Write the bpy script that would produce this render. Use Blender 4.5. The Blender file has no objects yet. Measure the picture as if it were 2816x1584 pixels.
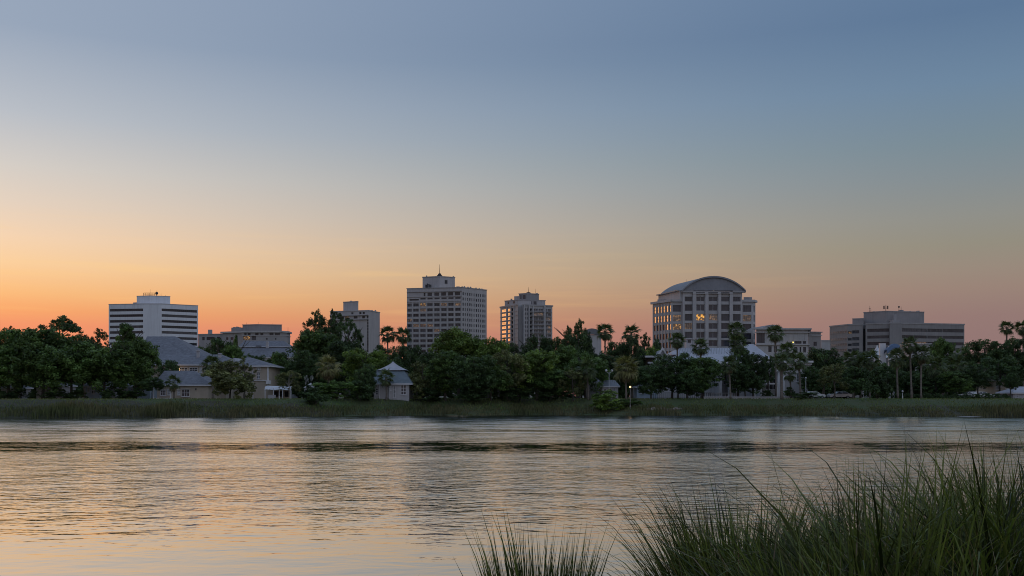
import bpy, math, random
import numpy as np
from mathutils import Vector

# ------------------------------------------------------------------ frame of the place
# metres; camera stands on the near bank at (0,0,CAM_H), looks along +Y; water surface is z = 0
F, CX, HY, CAM_H = 2700.0, 1408.0, 1090.0, 3.2
def X(px, Y): return (px - CX) / F * Y
def Z(py, Y): return CAM_H - (py - HY) / F * Y
R = math.radians
rnd = random.Random(7)
sc = bpy.context.scene
col = sc.collection

cam_d = bpy.data.cameras.new('camera')
cam_d.sensor_width = 36.0
cam_d.lens = 36.0 * F / 2816.0
cam_d.shift_y = (HY - 792.0) / 2816.0
cam_d.clip_start = 0.1
cam_d.clip_end = 20000.0
cam = bpy.data.objects.new('camera', cam_d)
col.objects.link(cam)
cam.location = (0, 0, CAM_H)
cam.rotation_euler = (R(90), 0, 0)
sc.camera = cam

SUN_AZ, SUN_EL = R(-55.0), R(2.0)
SUN = Vector((math.sin(SUN_AZ) * math.cos(SUN_EL), math.cos(SUN_AZ) * math.cos(SUN_EL), math.sin(SUN_EL)))

def lin(c):
    return tuple((v / 255 / 12.92) if v / 255 <= 0.04045 else ((v / 255 + 0.055) / 1.055) ** 2.4 for v in c)

# ------------------------------------------------------------------ world: dusk sky
world = bpy.data.worlds.new('World')
sc.world = world
world.use_nodes = True
nt = world.node_tree
nt.nodes.clear()
def N(tree, t, **kw):
    n = tree.nodes.new(t)
    for k, v in kw.items(): setattr(n, k, v)
    return n
def math_n(tree, op, a, b=None, c=None, clamp=False):
    n = N(tree, 'ShaderNodeMath', operation=op, use_clamp=clamp)
    for i, v in enumerate((a, b, c)):
        if v is None: continue
        if isinstance(v, (int, float)): n.inputs[i].default_value = v
        else: tree.links.new(v, n.inputs[i])
    return n.outputs[0]
def maprange(tree, v, a, b, c, d, interp='LINEAR'):
    n = N(tree, 'ShaderNodeMapRange', interpolation_type=interp)
    tree.links.new(v, n.inputs[0])
    for i, q in enumerate((a, b, c, d)): n.inputs[i + 1].default_value = q
    return n.outputs[0]
def mixc(tree, f, a, b, blend='MIX'):
    n = N(tree, 'ShaderNodeMix', data_type='RGBA', blend_type=blend)
    for i, v in ((0, f), (6, a), (7, b)):
        if isinstance(v, (int, float)): n.inputs[i].default_value = v
        elif isinstance(v, tuple): n.inputs[i].default_value = (*v[:3], 1)
        else: tree.links.new(v, n.inputs[i])
    return n.outputs[2]
def ramp(tree, fac, stops):
    n = N(tree, 'ShaderNodeValToRGB')
    cr = n.color_ramp
    cr.interpolation = 'LINEAR'
    while len(cr.elements) < len(stops): cr.elements.new(0.5)
    for e, (p, c) in zip(cr.elements, stops):
        e.position = p; e.color = (*c, 1)
    tree.links.new(fac, n.inputs[0])
    return n.outputs[0]

tc = N(nt, 'ShaderNodeTexCoord')
sep = N(nt, 'ShaderNodeSeparateXYZ'); nt.links.new(tc.outputs['Generated'], sep.inputs[0])
dx, dy, dz = sep.outputs
hl = math_n(nt, 'SQRT', math_n(nt, 'ADD', math_n(nt, 'ADD', math_n(nt, 'MULTIPLY', dx, dx), math_n(nt, 'MULTIPLY', dy, dy)), 1e-5))
cosd = math_n(nt, 'DIVIDE', math_n(nt, 'ADD', math_n(nt, 'MULTIPLY', dx, math.sin(SUN_AZ)), math_n(nt, 'MULTIPLY', dy, math.cos(SUN_AZ))), hl)
zz = math_n(nt, 'MAXIMUM', dz, 0.0)
def S(*st): return [(p, lin(c)) for p, c in st]
r_sun = ramp(nt, zz, S((0, (230, 130, 104)), (.064, (243, 146, 105)), (.079, (248, 165, 106)), (.095, (250, 187, 124)), (.121, (250, 206, 156)), (.144, (244, 210, 176)), (.175, (227, 208, 190)),
                       (.207, (211, 204, 197)), (.252, (184, 189, 197)), (.321, (151, 165, 185)), (.6, (142, 160, 188)), (1, (142, 161, 192))))
r_far = ramp(nt, zz, S((0, (138, 108, 112)), (.074, (146, 119, 115)), (.1, (152, 130, 119)), (.118, (151, 136, 123)), (.14, (146, 140, 126)), (.165, (142, 142, 136)),
                       (.2, (130, 140, 145)), (.23, (120, 138, 149)), (.28, (108, 133, 158)), (.337, (93, 119, 150)), (.6, (122, 144, 177)), (1, (142, 161, 192))))
r_back = ramp(nt, zz, S((0, (158, 140, 140)), (.1, (168, 158, 160)), (.25, (182, 188, 203)), (.5, (174, 186, 208)), (1, (142, 161, 192))))  # unseen sky, behind and overhead, brightened to lift facades and trees
t_sun = math_n(nt, 'POWER', maprange(nt, cosd, .13, .887, 0, 1), 1.75)
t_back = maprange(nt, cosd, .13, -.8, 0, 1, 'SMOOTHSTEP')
c1 = mixc(nt, t_sun, r_far, r_sun)
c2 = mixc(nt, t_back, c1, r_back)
# faint stretched cirrus low over the sunset
mp = N(nt, 'ShaderNodeMapping'); nt.links.new(tc.outputs['Generated'], mp.inputs[0]); mp.inputs['Scale'].default_value = (3.5, 3.5, 75)
mp.inputs['Rotation'].default_value = (0, R(2.2), 0)
cn = N(nt, 'ShaderNodeTexNoise'); nt.links.new(mp.outputs[0], cn.inputs[0]); cn.inputs['Scale'].default_value = 1.6; cn.inputs['Detail'].default_value = 5
cirrus = maprange(nt, cn.outputs[0], .5, .78, 0, 1, 'SMOOTHSTEP')
band = math_n(nt, 'MULTIPLY', maprange(nt, zz, .05, .09, 0, 1, 'SMOOTHSTEP'), maprange(nt, zz, .10, .19, 1, 0, 'SMOOTHSTEP'))
cf = math_n(nt, 'MULTIPLY', math_n(nt, 'MULTIPLY', cirrus, band), math_n(nt, 'MULTIPLY', t_sun, 0.34))
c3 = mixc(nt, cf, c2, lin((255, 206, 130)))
# glow about the place where the sun went down
dots = math_n(nt, 'ADD', math_n(nt, 'ADD', math_n(nt, 'MULTIPLY', dx, SUN.x), math_n(nt, 'MULTIPLY', dy, SUN.y)), math_n(nt, 'MULTIPLY', dz, SUN.z))
glow = math_n(nt, 'POWER', math_n(nt, 'MAXIMUM', dots, 0.0), 60.0)
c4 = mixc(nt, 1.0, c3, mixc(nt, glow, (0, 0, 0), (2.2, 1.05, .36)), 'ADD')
sky = N(nt, 'ShaderNodeTexSky', sky_type='NISHITA', sun_disc=False, sun_elevation=SUN_EL, sun_rotation=SUN_AZ)
sky.air_density = 1.0; sky.dust_density = 1.5; sky.ozone_density = 1.5
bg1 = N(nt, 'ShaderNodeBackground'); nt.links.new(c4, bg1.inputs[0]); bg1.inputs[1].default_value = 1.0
bg2 = N(nt, 'ShaderNodeBackground'); nt.links.new(sky.outputs[0], bg2.inputs[0]); bg2.inputs[1].default_value = 0.006
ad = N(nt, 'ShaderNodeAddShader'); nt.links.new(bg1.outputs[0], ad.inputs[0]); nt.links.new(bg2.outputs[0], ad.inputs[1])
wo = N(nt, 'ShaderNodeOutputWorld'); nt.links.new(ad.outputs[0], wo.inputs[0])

sl = bpy.data.lights.new('sun', 'SUN')
sl.energy = 0.12; sl.angle = R(4); sl.color = (1.0, 0.55, 0.26)
so = bpy.data.objects.new('sun', sl); col.objects.link(so)
so.rotation_euler = (-SUN).to_track_quat('-Z', 'Y').to_euler()
so.location = (-200, 100, 120)

sc.view_settings.view_transform = 'Standard'
sc.view_settings.look = 'None'
sc.view_settings.exposure = 0.0
sc.view_settings.gamma = 1.0
sc.view_settings.use_curve_mapping = False
sc.render.engine = 'CYCLES'
sc.cycles.filter_width = 1.0
sc.cycles.max_bounces = 6
sc.cycles.diffuse_bounces = 3
sc.cycles.glossy_bounces = 3
sc.cycles.transparent_max_bounces = 4
sc.cycles.sample_clamp_indirect = 4.0

# ------------------------------------------------------------------ materials
MATS = {}
def surf(name, c, rough=.8, var=.18, scale=.35, c2=None, streak=0.0, bump=0.0, bscale=3.0, spec=.3, island=0.0, objvar=0.0, detail=5, aniso=(1, 1, 1), metal=0.0):
    m = bpy.data.materials.new(name); m.use_nodes = True
    t = m.node_tree; b = t.nodes['Principled BSDF']
    b.inputs['Roughness'].default_value = rough
    b.inputs['Specular IOR Level'].default_value = spec
    b.inputs['Metallic'].default_value = metal
    g = N(t, 'ShaderNodeNewGeometry')
    mp = N(t, 'ShaderNodeMapping'); t.links.new(g.outputs['Position'], mp.inputs[0]); mp.inputs['Scale'].default_value = aniso
    n1 = N(t, 'ShaderNodeTexNoise'); t.links.new(mp.outputs[0], n1.inputs[0]); n1.inputs['Scale'].default_value = scale; n1.inputs['Detail'].default_value = detail
    n1.inputs['Roughness'].default_value = .65
    f = maprange(t, n1.outputs[0], .3, .7, 0, 1)
    d = c2 if c2 else tuple(v * (1 - var * 2) for v in c)
    e = c if c2 else tuple(min(1, v * (1 + var * .4)) for v in c)
    out = mixc(t, f, d, e)
    if streak:
        m2 = N(t, 'ShaderNodeMapping'); t.links.new(g.outputs['Position'], m2.inputs[0]); m2.inputs['Scale'].default_value = (.9, .9, .06)
        n2 = N(t, 'ShaderNodeTexNoise'); t.links.new(m2.outputs[0], n2.inputs[0]); n2.inputs['Scale'].default_value = 1.2; n2.inputs['Detail'].default_value = 4
        out = mixc(t, math_n(t, 'MULTIPLY', maprange(t, n2.outputs[0], .48, .75, 0, 1), streak), out, tuple(v * .45 for v in c))
    if island:
        k = maprange(t, g.outputs['Random Per Island'], 0, 1, 1 - island, 1 + island)
        out = mixc(t, 1.0, out, comb(t, k), 'MULTIPLY')
    if objvar:
        oi = N(t, 'ShaderNodeObjectInfo')
        k = maprange(t, oi.outputs['Random'], 0, 1, 1 - objvar, 1 + objvar)
        out = mixc(t, 1.0, out, comb(t, k), 'MULTIPLY')
    t.links.new(out, b.inputs['Base Color'])
    if bump:
        n3 = N(t, 'ShaderNodeTexNoise'); t.links.new(g.outputs['Position'], n3.inputs[0]); n3.inputs['Scale'].default_value = bscale; n3.inputs['Detail'].default_value = 4
        bp = N(t, 'ShaderNodeBump'); bp.inputs['Strength'].default_value = 1.0; bp.inputs['Distance'].default_value = bump
        t.links.new(n3.outputs[0], bp.inputs['Height']); t.links.new(bp.outputs[0], b.inputs['Normal'])
    MATS[name] = m
    return m
def comb(t, k):
    c = N(t, 'ShaderNodeCombineColor')
    for i in range(3): t.links.new(k, c.inputs[i])
    return c.outputs[0]

def leafmat(name, c1, c2, trans=.25, island=.45, objvar=.2, nscale=.5, rough=.55, clump=False):
    m = surf(name, c1, rough=rough, c2=c2, scale=nscale, island=island, objvar=objvar, spec=.25, detail=3)
    t = m.node_tree; b = t.nodes['Principled BSDF']; o = t.nodes['Material Output']
    tr = N(t, 'ShaderNodeBsdfTranslucent')
    src = b.inputs['Base Color'].links[0].from_socket
    if clump:      # leaves of one twig share a tone of their own, stored on the mesh
        at_ = N(t, 'ShaderNodeAttribute', attribute_name='tone'); src = mixc(t, 1.0, src, comb(t, at_.outputs['Fac']), 'MULTIPLY'); t.links.new(src, b.inputs['Base Color'])
    t.links.new(mixc(t, 1.0, src, (1.1, 1.25, .55), 'MULTIPLY'), tr.inputs[0])
    mx = N(t, 'ShaderNodeMixShader'); mx.inputs[0].default_value = trans
    t.links.new(b.outputs[0], mx.inputs[1]); t.links.new(tr.outputs[0], mx.inputs[2]); t.links.new(mx.outputs[0], o.inputs[0])
    return m

def glass(name, lo, hi, ior=2.0, rough=.06, wav=.012):
    m = bpy.data.materials.new(name); m.use_nodes = True
    t = m.node_tree; b = t.nodes['Principled BSDF']
    oi = N(t, 'ShaderNodeObjectInfo'); g = N(t, 'ShaderNodeNewGeometry')
    n = N(t, 'ShaderNodeTexNoise'); t.links.new(g.outputs['Position'], n.inputs[0]); n.inputs['Scale'].default_value = .55; n.inputs['Detail'].default_value = 3
    f = math_n(t, 'MULTIPLY', math_n(t, 'POWER', oi.outputs['Random'], 1.6), maprange(t, n.outputs[0], .3, .7, .3, 1.0))
    t.links.new(mixc(t, f, lo, hi), b.inputs['Base Color'])
    b.inputs['Roughness'].default_value = rough; b.inputs['IOR'].default_value = ior
    bp = N(t, 'ShaderNodeBump'); bp.inputs['Distance'].default_value = wav; t.links.new(n.outputs[0], bp.inputs['Height']); t.links.new(bp.outputs[0], b.inputs['Normal'])
    MATS[name] = m
    return m
def litglass(name, c, strength, thr=.42, scale=.5):
    m = glass(name, (.03, .03, .035), (.1, .09, .08))
    t = m.node_tree; b = t.nodes['Principled BSDF']
    g = N(t, 'ShaderNodeNewGeometry')
    n = N(t, 'ShaderNodeTexNoise'); t.links.new(g.outputs['Position'], n.inputs[0]); n.inputs['Scale'].default_value = scale; n.inputs['Detail'].default_value = 2
    b.inputs['Emission Color'].default_value = (*c, 1)
    t.links.new(math_n(t, 'MULTIPLY', maprange(t, n.outputs[0], thr, thr + .16, .06, 1), strength), b.inputs['Emission Strength'])
    return m

M = MATS
surf('white_concrete', (.66, .69, .74), var=.05, scale=.12, streak=.25)
surf('grey_concrete', (.35, .345, .355), var=.08, scale=.2, streak=.3)
surf('tower_concrete', (.42, .41, .415), var=.07, scale=.18, streak=.3)
surf('taupe_concrete', (.29, .28, .285), var=.08, scale=.15, streak=.3)
surf('pale_stone', (.45, .445, .455), var=.06, scale=.2, streak=.25)
surf('zinc', (.26, .27, .30), var=.08, scale=.3, streak=.2)
surf('teal_roof', (.15, .185, .21), var=.15, scale=1.2, bump=.03, bscale=5)
surf('metal_roof', (.15, .165, .19), var=.08, scale=.3, rough=.45, spec=.5)
surf('slate_roof', (.19, .20, .23), var=.2, scale=1.4, rough=.8, bump=.05, bscale=5)
surf('pale_roof', (.40, .41, .46), var=.08, scale=.5, rough=.6, streak=.3)
surf('stucco_beige', (.47, .40, .33), var=.08, scale=.4, streak=.25)
surf('stucco_white', (.47, .46, .48), var=.07, scale=.4, streak=.3)
surf('stucco_blue', (.42, .50, .60), var=.08, scale=.4, streak=.3)
surf('white_trim', (.66, .66, .69), var=.05, scale=.6)
surf('dark_metal', (.05, .05, .055), var=.1, rough=.5)
surf('grey_metal', (.28, .29, .31), var=.1, rough=.5)
surf('interior_shade', (.02, .02, .022), var=.2)  # near-black colour standing in for the shade inside openings
surf('canvas', (.62, .65, .70), var=.08, scale=.8, rough=.9)
surf('blue_canvas', (.11, .17, .28), var=.1, scale=.8, rough=.8)
surf('bark', (.11, .095, .08), var=.25, scale=2.0, aniso=(1, 1, .25), bump=.03, bscale=6)
surf('pale_bark', (.34, .32, .30), var=.2, scale=2.0, aniso=(1, 1, .3))
surf('palm_bark', (.21, .18, .155), var=.25, scale=3.0, aniso=(.3, .3, 1.6), bump=.03, bscale=5)
surf('car_silver', (.45, .46, .48), var=.03, rough=.25, spec=.6, metal=.4)
surf('car_white', (.72, .72, .72), var=.03, rough=.25, spec=.6)
surf('tyre', (.02, .02, .02), var=.1)
surf('stone', (.30, .25, .22), var=.25, scale=1.5, bump=.06, bscale=3, objvar=.25)
surf('asphalt', (.05, .05, .052), var=.15, scale=1.0)
surf('soil', (.035, .045, .02), c2=(.06, .05, .032), scale=.25, bump=.15, bscale=1.5)
surf('lawn', (.045, .075, .022), c2=(.07, .075, .035), scale=.2, bump=.12, bscale=2.5)
surf('paving', (.30, .29, .28), var=.12, scale=.5)
leafmat('leaf_oak', (0.12, 0.19, 0.05), (0.058, 0.104, 0.032), clump=True)
leafmat('leaf_bright', (0.175, 0.25, 0.05), (0.086, 0.14, 0.034), clump=True)
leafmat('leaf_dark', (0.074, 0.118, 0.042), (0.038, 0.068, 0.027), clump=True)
leafmat('leaf_olive', (0.175, 0.185, 0.075), (0.095, 0.11, 0.046), clump=True)
leafmat('leaf_pale', (.34, .35, .34), (.22, .24, .22), clump=True, trans=.1)
leafmat('palm_leaf', (0.115, 0.15, 0.062), (0.066, 0.092, 0.042), nscale=1.0)
leafmat('palm_gold', (0.24, 0.225, 0.09), (0.15, 0.155, 0.062), nscale=1.0)
leafmat('palm_dead', (0.27, 0.21, 0.125), (0.17, 0.13, 0.08), trans=.1, nscale=1.0)
leafmat('reed', (0.078, 0.098, 0.036), (0.14, 0.118, 0.064), trans=.2, island=.5, objvar=0, nscale=.10)
leafmat('bank_grass', (.110, .180, .046), (.150, .150, .066), trans=.2, island=.4, objvar=0, nscale=.12)
leafmat('near_grass', (.140, .175, .050), (.026, .042, .014), trans=.3, island=.75, objvar=0, nscale=2.2)
leafmat('near_dry', (.27, .21, .14), (.12, .09, .06), trans=.2, island=.4, objvar=0, nscale=2.2)
glass('office_glass', (.020, .024, .032), (.12, .125, .14), ior=1.45)
glass('coated_glass', (.028, .034, .05), (.08, .09, .12), ior=1.55, rough=.08)
glass('house_glass', (.03, .033, .04), (.10, .10, .11), ior=1.5)
mm = glass('mirror_glass', (.50, .47, .45), (.62, .58, .55), ior=2.0, rough=.10); mm.node_tree.nodes['Principled BSDF'].inputs['Metallic'].default_value = .85
litglass('lit_window', (1.0, .50, .13), .65, thr=.54, scale=1.3)
litglass('lit_room', (1.0, .46, .06), .95, thr=.44, scale=1.3)
litglass('dim_window', (1.0, .55, .26), .18, thr=.5, scale=1.4)
def emis(name, c, s):
    m = surf(name, (.8, .7, .5)); b = m.node_tree.nodes['Principled BSDF']
    b.inputs['Emission Color'].default_value = (*c, 1); b.inputs['Emission Strength'].default_value = s
emis('lamp_glow', (1.0, .60, .25), 2.2)
emis('lamp_yellow', (1.0, .72, .15), 1.8)

# water: wind-ruffled far out, a calm lane some 60 m off, calm again near the bank
w = bpy.data.materials.new('lake_water'); w.use_nodes = True; MATS['lake_water'] = w
t = w.node_tree; b = t.nodes['Principled BSDF']
b.inputs['Base Color'].default_value = (.47, .48, .49, 1); b.inputs['Metallic'].default_value = 1.0; b.inputs['IOR'].default_value = 1.7
b.inputs['Specular IOR Level'].default_value = .5
g = N(t, 'ShaderNodeNewGeometry'); sp = N(t, 'ShaderNodeSeparateXYZ'); t.links.new(g.outputs['Position'], sp.inputs[0])
def wnoise(scale, ax, ay, detail=3, rough=.55, dist=0.0, rot=6):
    mp = N(t, 'ShaderNodeMapping'); t.links.new(g.outputs['Position'], mp.inputs[0]); mp.inputs['Scale'].default_value = (ax, ay, 1)
    mp.inputs['Rotation'].default_value = (0, 0, R(rot))
    n = N(t, 'ShaderNodeTexNoise'); t.links.new(mp.outputs[0], n.inputs[0])
    n.inputs['Scale'].default_value = scale; n.inputs['Detail'].default_value = detail; n.inputs['Roughness'].default_value = rough; n.inputs['Distortion'].default_value = dist
    return n.outputs[0]
mul = lambda a, c: math_n(t, 'MULTIPLY', a, c)
add = lambda a, c: math_n(t, 'ADD', a, c)
wob = wnoise(.03, .30, 1.0, 2); wob2 = wnoise(.25, .45, 1.0, 4, .7, rot=0)
yw = add(sp.outputs[1], add(mul(math_n(t, 'SUBTRACT', wob, .5), 8.0), mul(math_n(t, 'SUBTRACT', wob2, .5), 9.0)))
calm_near = maprange(t, yw, 15, 34, 1, 0, 'SMOOTHSTEP')
lane = mul(maprange(t, yw, 54, 59, 0, 1, 'SMOOTHSTEP'), maprange(t, yw, 66, 72, 1, 0, 'SMOOTHSTEP'))
lane2 = mul(mul(maprange(t, yw, 88, 91, 0, 1, 'SMOOTHSTEP'), maprange(t, yw, 92, 96, 1, 0, 'SMOOTHSTEP')), .5)
brk = maprange(t, wnoise(.05, .9, 2.2, 3, .6, rot=0), .34, .52, .72, 1.0)
fleck = maprange(t, wnoise(.55, .55, 1.0, 3, .6, rot=3), .45, .68, 1.0, .5)
xo = math_n(t, 'SUBTRACT', sp.outputs[0], 8.0)
off = add(sp.outputs[1], mul(mul(xo, xo), .0045))
edge = mul(maprange(t, add(off, mul(math_n(t, 'SUBTRACT', wob2, .5), 8.0)), 162, 167, 0, 1, 'SMOOTHSTEP'), .8)
lane = math_n(t, 'MAXIMUM', mul(mul(math_n(t, 'MAXIMUM', lane, lane2), brk), fleck), edge)
ruff = math_n(t, 'SUBTRACT', 1.0, math_n(t, 'MAXIMUM', calm_near, lane))
wave = math_n(t, 'SUBTRACT', 1.0, math_n(t, 'MAXIMUM', calm_near, mul(lane, .78)))
farr = maprange(t, yw, 55, 110, 0, 1, 'SMOOTHSTEP')
gust = maprange(t, wnoise(.20, .55, 1.0, 6, .8), .36, .66, .35, 1.3)
rough = add(.03, mul(mul(ruff, gust), add(.06, mul(farr, .06))))
t.links.new(rough, b.inputs['Roughness'])
h1 = wnoise(3.2, .70, 1.0, 2)
h2 = wnoise(1.25, .65, 1.0, 2, dist=.3, rot=-5)
h3 = wnoise(.30, .80, 1.0, 3, .5)
hsum = add(mul(h1, add(.0025, mul(wave, .018))), add(mul(h2, add(.009, mul(wave, .026))), mul(h3, add(.02, mul(wave, add(.03, mul(farr, .09)))))))
bp = N(t, 'ShaderNodeBump'); bp.inputs['Distance'].default_value = 1.0; bp.inputs['Strength'].default_value = 1.0
t.links.new(hsum, bp.inputs['Height'])
# of ruffled water one sees, at this low angle, mostly the wave faces turned towards the near bank
tilt = N(t, 'ShaderNodeCombineXYZ'); t.links.new(mul(mul(ruff, gust), add(mul(maprange(t, yw, 22, 54, 0, 1), -.044), mul(farr, -.035))), tilt.inputs[1])
va = N(t, 'ShaderNodeVectorMath', operation='ADD'); t.links.new(bp.outputs[0], va.inputs[0]); t.links.new(tilt.outputs[0], va.inputs[1])
vn = N(t, 'ShaderNodeVectorMath', operation='NORMALIZE'); t.links.new(va.outputs[0], vn.inputs[0])
t.links.new(vn.outputs[0], b.inputs['Normal'])

# ------------------------------------------------------------------ helpers
class MB:
    def __init__(s): s.v, s.f, s.m = [], [], []
    def add(s, vs, fs, m=0):
        o = len(s.v); s.v += [tuple(p) for p in vs]
        for f in fs: s.f.append([i + o for i in f]); s.m.append(m)
        return s
    def quad(s, a, b, c, d, m=0): return s.add([a, b, c, d], [(0, 1, 2, 3)], m)
    def box(s, x0, x1, y0, y1, z0, z1, m=0):
        return s.add([(x0, y0, z0), (x1, y0, z0), (x1, y1, z0), (x0, y1, z0), (x0, y0, z1), (x1, y0, z1), (x1, y1, z1), (x0, y1, z1)],
                     [(0, 3, 2, 1), (4, 5, 6, 7), (0, 1, 5, 4), (1, 2, 6, 5), (2, 3, 7, 6), (3, 0, 4, 7)], m)
    def prism(s, poly, z0, z1, m=0, skip=()):
        n = len(poly)
        vs = [(p[0], p[1], z0) for p in poly] + [(p[0], p[1], z1) for p in poly]
        fs = [(i, (i + 1) % n, n + (i + 1) % n, n + i) for i in range(n) if i not in skip]
        fs.append(tuple(range(n, 2 * n)))
        return s.add(vs, fs, m)
    def bar(s, A, B, d0, d1, z0, z1, m=0, e0=0, e1=0):
        """box along the edge A->B, from d0 to d1 metres out along the edge's outward normal"""
        A, B = Vector(A[:2]), Vector(B[:2]); u = (B - A).normalized(); n = Vector((u.y, -u.x))
        A = A - u * e0; B = B + u * e1
        q = [A + n * d1, B + n * d1, B + n * d0, A + n * d0]
        return s.add([(p.x, p.y, z0) for p in q] + [(p.x, p.y, z1) for p in q],
                     [(0, 3, 2, 1), (4, 5, 6, 7), (0, 1, 5, 4), (1, 2, 6, 5), (2, 3, 7, 6), (3, 0, 4, 7)], m)
    def tube(s, pts, rad, n=8, m=0, cap=True):
        pts = [Vector(p) for p in pts]; o = len(s.v); k = len(pts)
        for i, p in enumerate(pts):
            d = (pts[min(i + 1, k - 1)] - pts[max(i - 1, 0)]).normalized()
            a = d.cross(Vector((0, 1, 0)) if abs(d.y) < .9 else Vector((1, 0, 0))).normalized(); c = d.cross(a)
            for j in range(n):
                an = 2 * math.pi * j / n
                q = p + (a * math.cos(an) + c * math.sin(an)) * rad[i]; s.v.append(tuple(q))
        for i in range(k - 1):
            for j in range(n):
                s.f.append([o + i * n + j, o + (i + 1) * n + j, o + (i + 1) * n + (j + 1) % n, o + i * n + (j + 1) % n]); s.m.append(m)
        if cap:
            s.f.append([o + j for j in range(n)]); s.m.append(m)
            s.f.append([o + (k - 1) * n + j for j in range(n)][::-1]); s.m.append(m)
        return s
    def ball(s, c, r, n=10, k=6, m=0, sz=1.0):
        o = len(s.v)
        for i in range(k + 1):
            th = math.pi * i / k
            for j in range(n):
                a = 2 * math.pi * j / n
                s.v.append((c[0] + r * math.sin(th) * math.cos(a), c[1] + r * math.sin(th) * math.sin(a), c[2] + r * sz * math.cos(th)))
        for i in range(k):
            for j in range(n):
                s.f.append([o + i * n + j, o + (i + 1) * n + j, o + (i + 1) * n + (j + 1) % n, o + i * n + (j + 1) % n]); s.m.append(m)
        return s
    def mesh(s, name, mats, org=(0, 0, 0), smooth=False):
        me = bpy.data.meshes.new(name)
        ox, oy, oz = org
        me.from_pydata([(x - ox, y - oy, z - oz) for x, y, z in s.v], [], s.f)
        for q in (mats if isinstance(mats, (list, tuple)) else [mats]): me.materials.append(MATS[q])
        if any(s.m): me.polygons.foreach_set('material_index', s.m)
        if smooth: me.polygons.foreach_set('use_smooth', [True] * len(s.f))
        me.update()
        return me
    def build(s, name, mats, parent=None, smooth=False, org=None):
        if org is None: org = tuple(wloc(parent)) if parent else (0, 0, 0)
        o = bpy.data.objects.new(name, s.mesh(name, mats, org, smooth)); col.objects.link(o)
        if parent: o.parent = parent
        else: o.location = org
        return o
def wloc(o):
    v = Vector(o.location)
    while o.parent: o = o.parent; v += Vector(o.location)
    return v
def tag(o, label=None, cat=None, group=None, kind=None):
    if label: o['label'] = label
    if cat: o['category'] = cat
    if group: o['group'] = group
    if kind: o['kind'] = kind
    return o
def empty(name, loc, label=None, cat=None, group=None):
    o = bpy.data.objects.new(name, None); col.objects.link(o); o.location = loc; o.empty_display_size = 1
    return tag(o, label, cat, group)
def inst(name, me, parent, loc, rot=(0, 0, 0), scale=(1, 1, 1)):
    o = bpy.data.objects.new(name, me); col.objects.link(o); o.parent = parent; o.location = loc; o.rotation_euler = rot; o.scale = scale
    return o

def facade(mb, A, B, z0, z1, ops, depth=.3, m=0):
    """wall from A to B with rectangular openings (u0,u1,za,zb) and their reveals"""
    A, B = Vector(A[:2]), Vector(B[:2]); L = (B - A).length; u = (B - A) / L; n = Vector((u.y, -u.x))
    us = sorted({0.0, L} | {round(q, 4) for o in ops for q in o[:2]}); zs = sorted({z0, z1} | {round(q, 4) for o in ops for q in o[2:4]})
    def P(a, z, d=0): q = A + u * a - n * d; return (q.x, q.y, z)
    for i in range(len(us) - 1):
        um = (us[i] + us[i + 1]) / 2
        co = [o for o in ops if o[0] < um < o[1]]
        run = None
        for j in range(len(zs) - 1):
            zm = (zs[j] + zs[j + 1]) / 2
            hole = any(o[2] < zm < o[3] for o in co)
            if not hole:
                if run is None: run = zs[j]
            if run is not None and (hole or j == len(zs) - 2):
                top = zs[j] if hole else zs[j + 1]
                mb.quad(P(us[i], run), P(us[i + 1], run), P(us[i + 1], top), P(us[i], top), m); run = None
    for o in ops:
        a, b_, c, d = o[:4]
        mb.quad(P(a, c), P(a, c, depth), P(a, d, depth), P(a, d), m); mb.quad(P(b_, c, depth), P(b_, c), P(b_, d), P(b_, d, depth), m)
        mb.quad(P(a, c, depth), P(a, c), P(b_, c), P(b_, c, depth), m); mb.quad(P(a, d), P(a, d, depth), P(b_, d, depth), P(b_, d), m)

WIN = {}
def win_mesh(w, h, gm, fm, nv, nh, fr):
    key = (round(w, 2), round(h, 2), gm, fm, nv, nh, fr)
    if key not in WIN:
        b = MB(); b.box(-w / 2 - .04, w / 2 + .04, .02, .12, -.04, h + .04, 0)
        if fr:
            e = fr / 2
            for k in range(nv + 2):
                x = -w / 2 + w * k / (nv + 1); x = min(max(x, -w / 2 + e), w / 2 - e); b.box(x - e, x + e, -.06, .03, .002, h - .002, 1)
            for k in range(nh + 2):
                z = h * k / (nh + 1); z = min(max(z, e), h - e); b.box(-w / 2 + .003, w / 2 - .003, -.05, .025, z - e, z + e, 1)
        WIN[key] = b.mesh('window', [gm, fm])
    return WIN[key]
def put_window(root, A, B, o, depth, gm, fm='dark_metal', nv=0, nh=0, fr=.0, name='window'):
    A, B = Vector(A[:2]), Vector(B[:2]); u = (B - A).normalized(); n = Vector((u.y, -u.x))
    q = A + u * (o[0] + o[1]) / 2 - n * (depth - .10)
    rl = wloc(root)
    return inst(name, win_mesh(o[1] - o[0], o[3] - o[2], gm, fm, nv, nh, fr), root, (q.x - rl.x, q.y - rl.y, o[2] - rl.z), (0, 0, math.atan2(u.y, u.x)))

def V(px, Y): return (X(px, Y), Y)
def along(px, A, B):
    """distance from A, along A->B, at which the wall is crossed by the direction px"""
    k = (px - CX) / F; ax, ay = A[:2]; bx, by = B[:2]; L = math.hypot(bx - ax, by - ay)
    s = (k * ay - ax) / ((bx - ax) - k * (by - ay)); return s * L
def ops_px(A, B, cols, rows, Yr):
    return [(along(a, A, B), along(b_, A, B), Z(r1, Yr), Z(r0, Yr)) for a, b_ in cols for r0, r1 in rows]
GZ = 2.7     # level of the far bank's plateau

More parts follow.
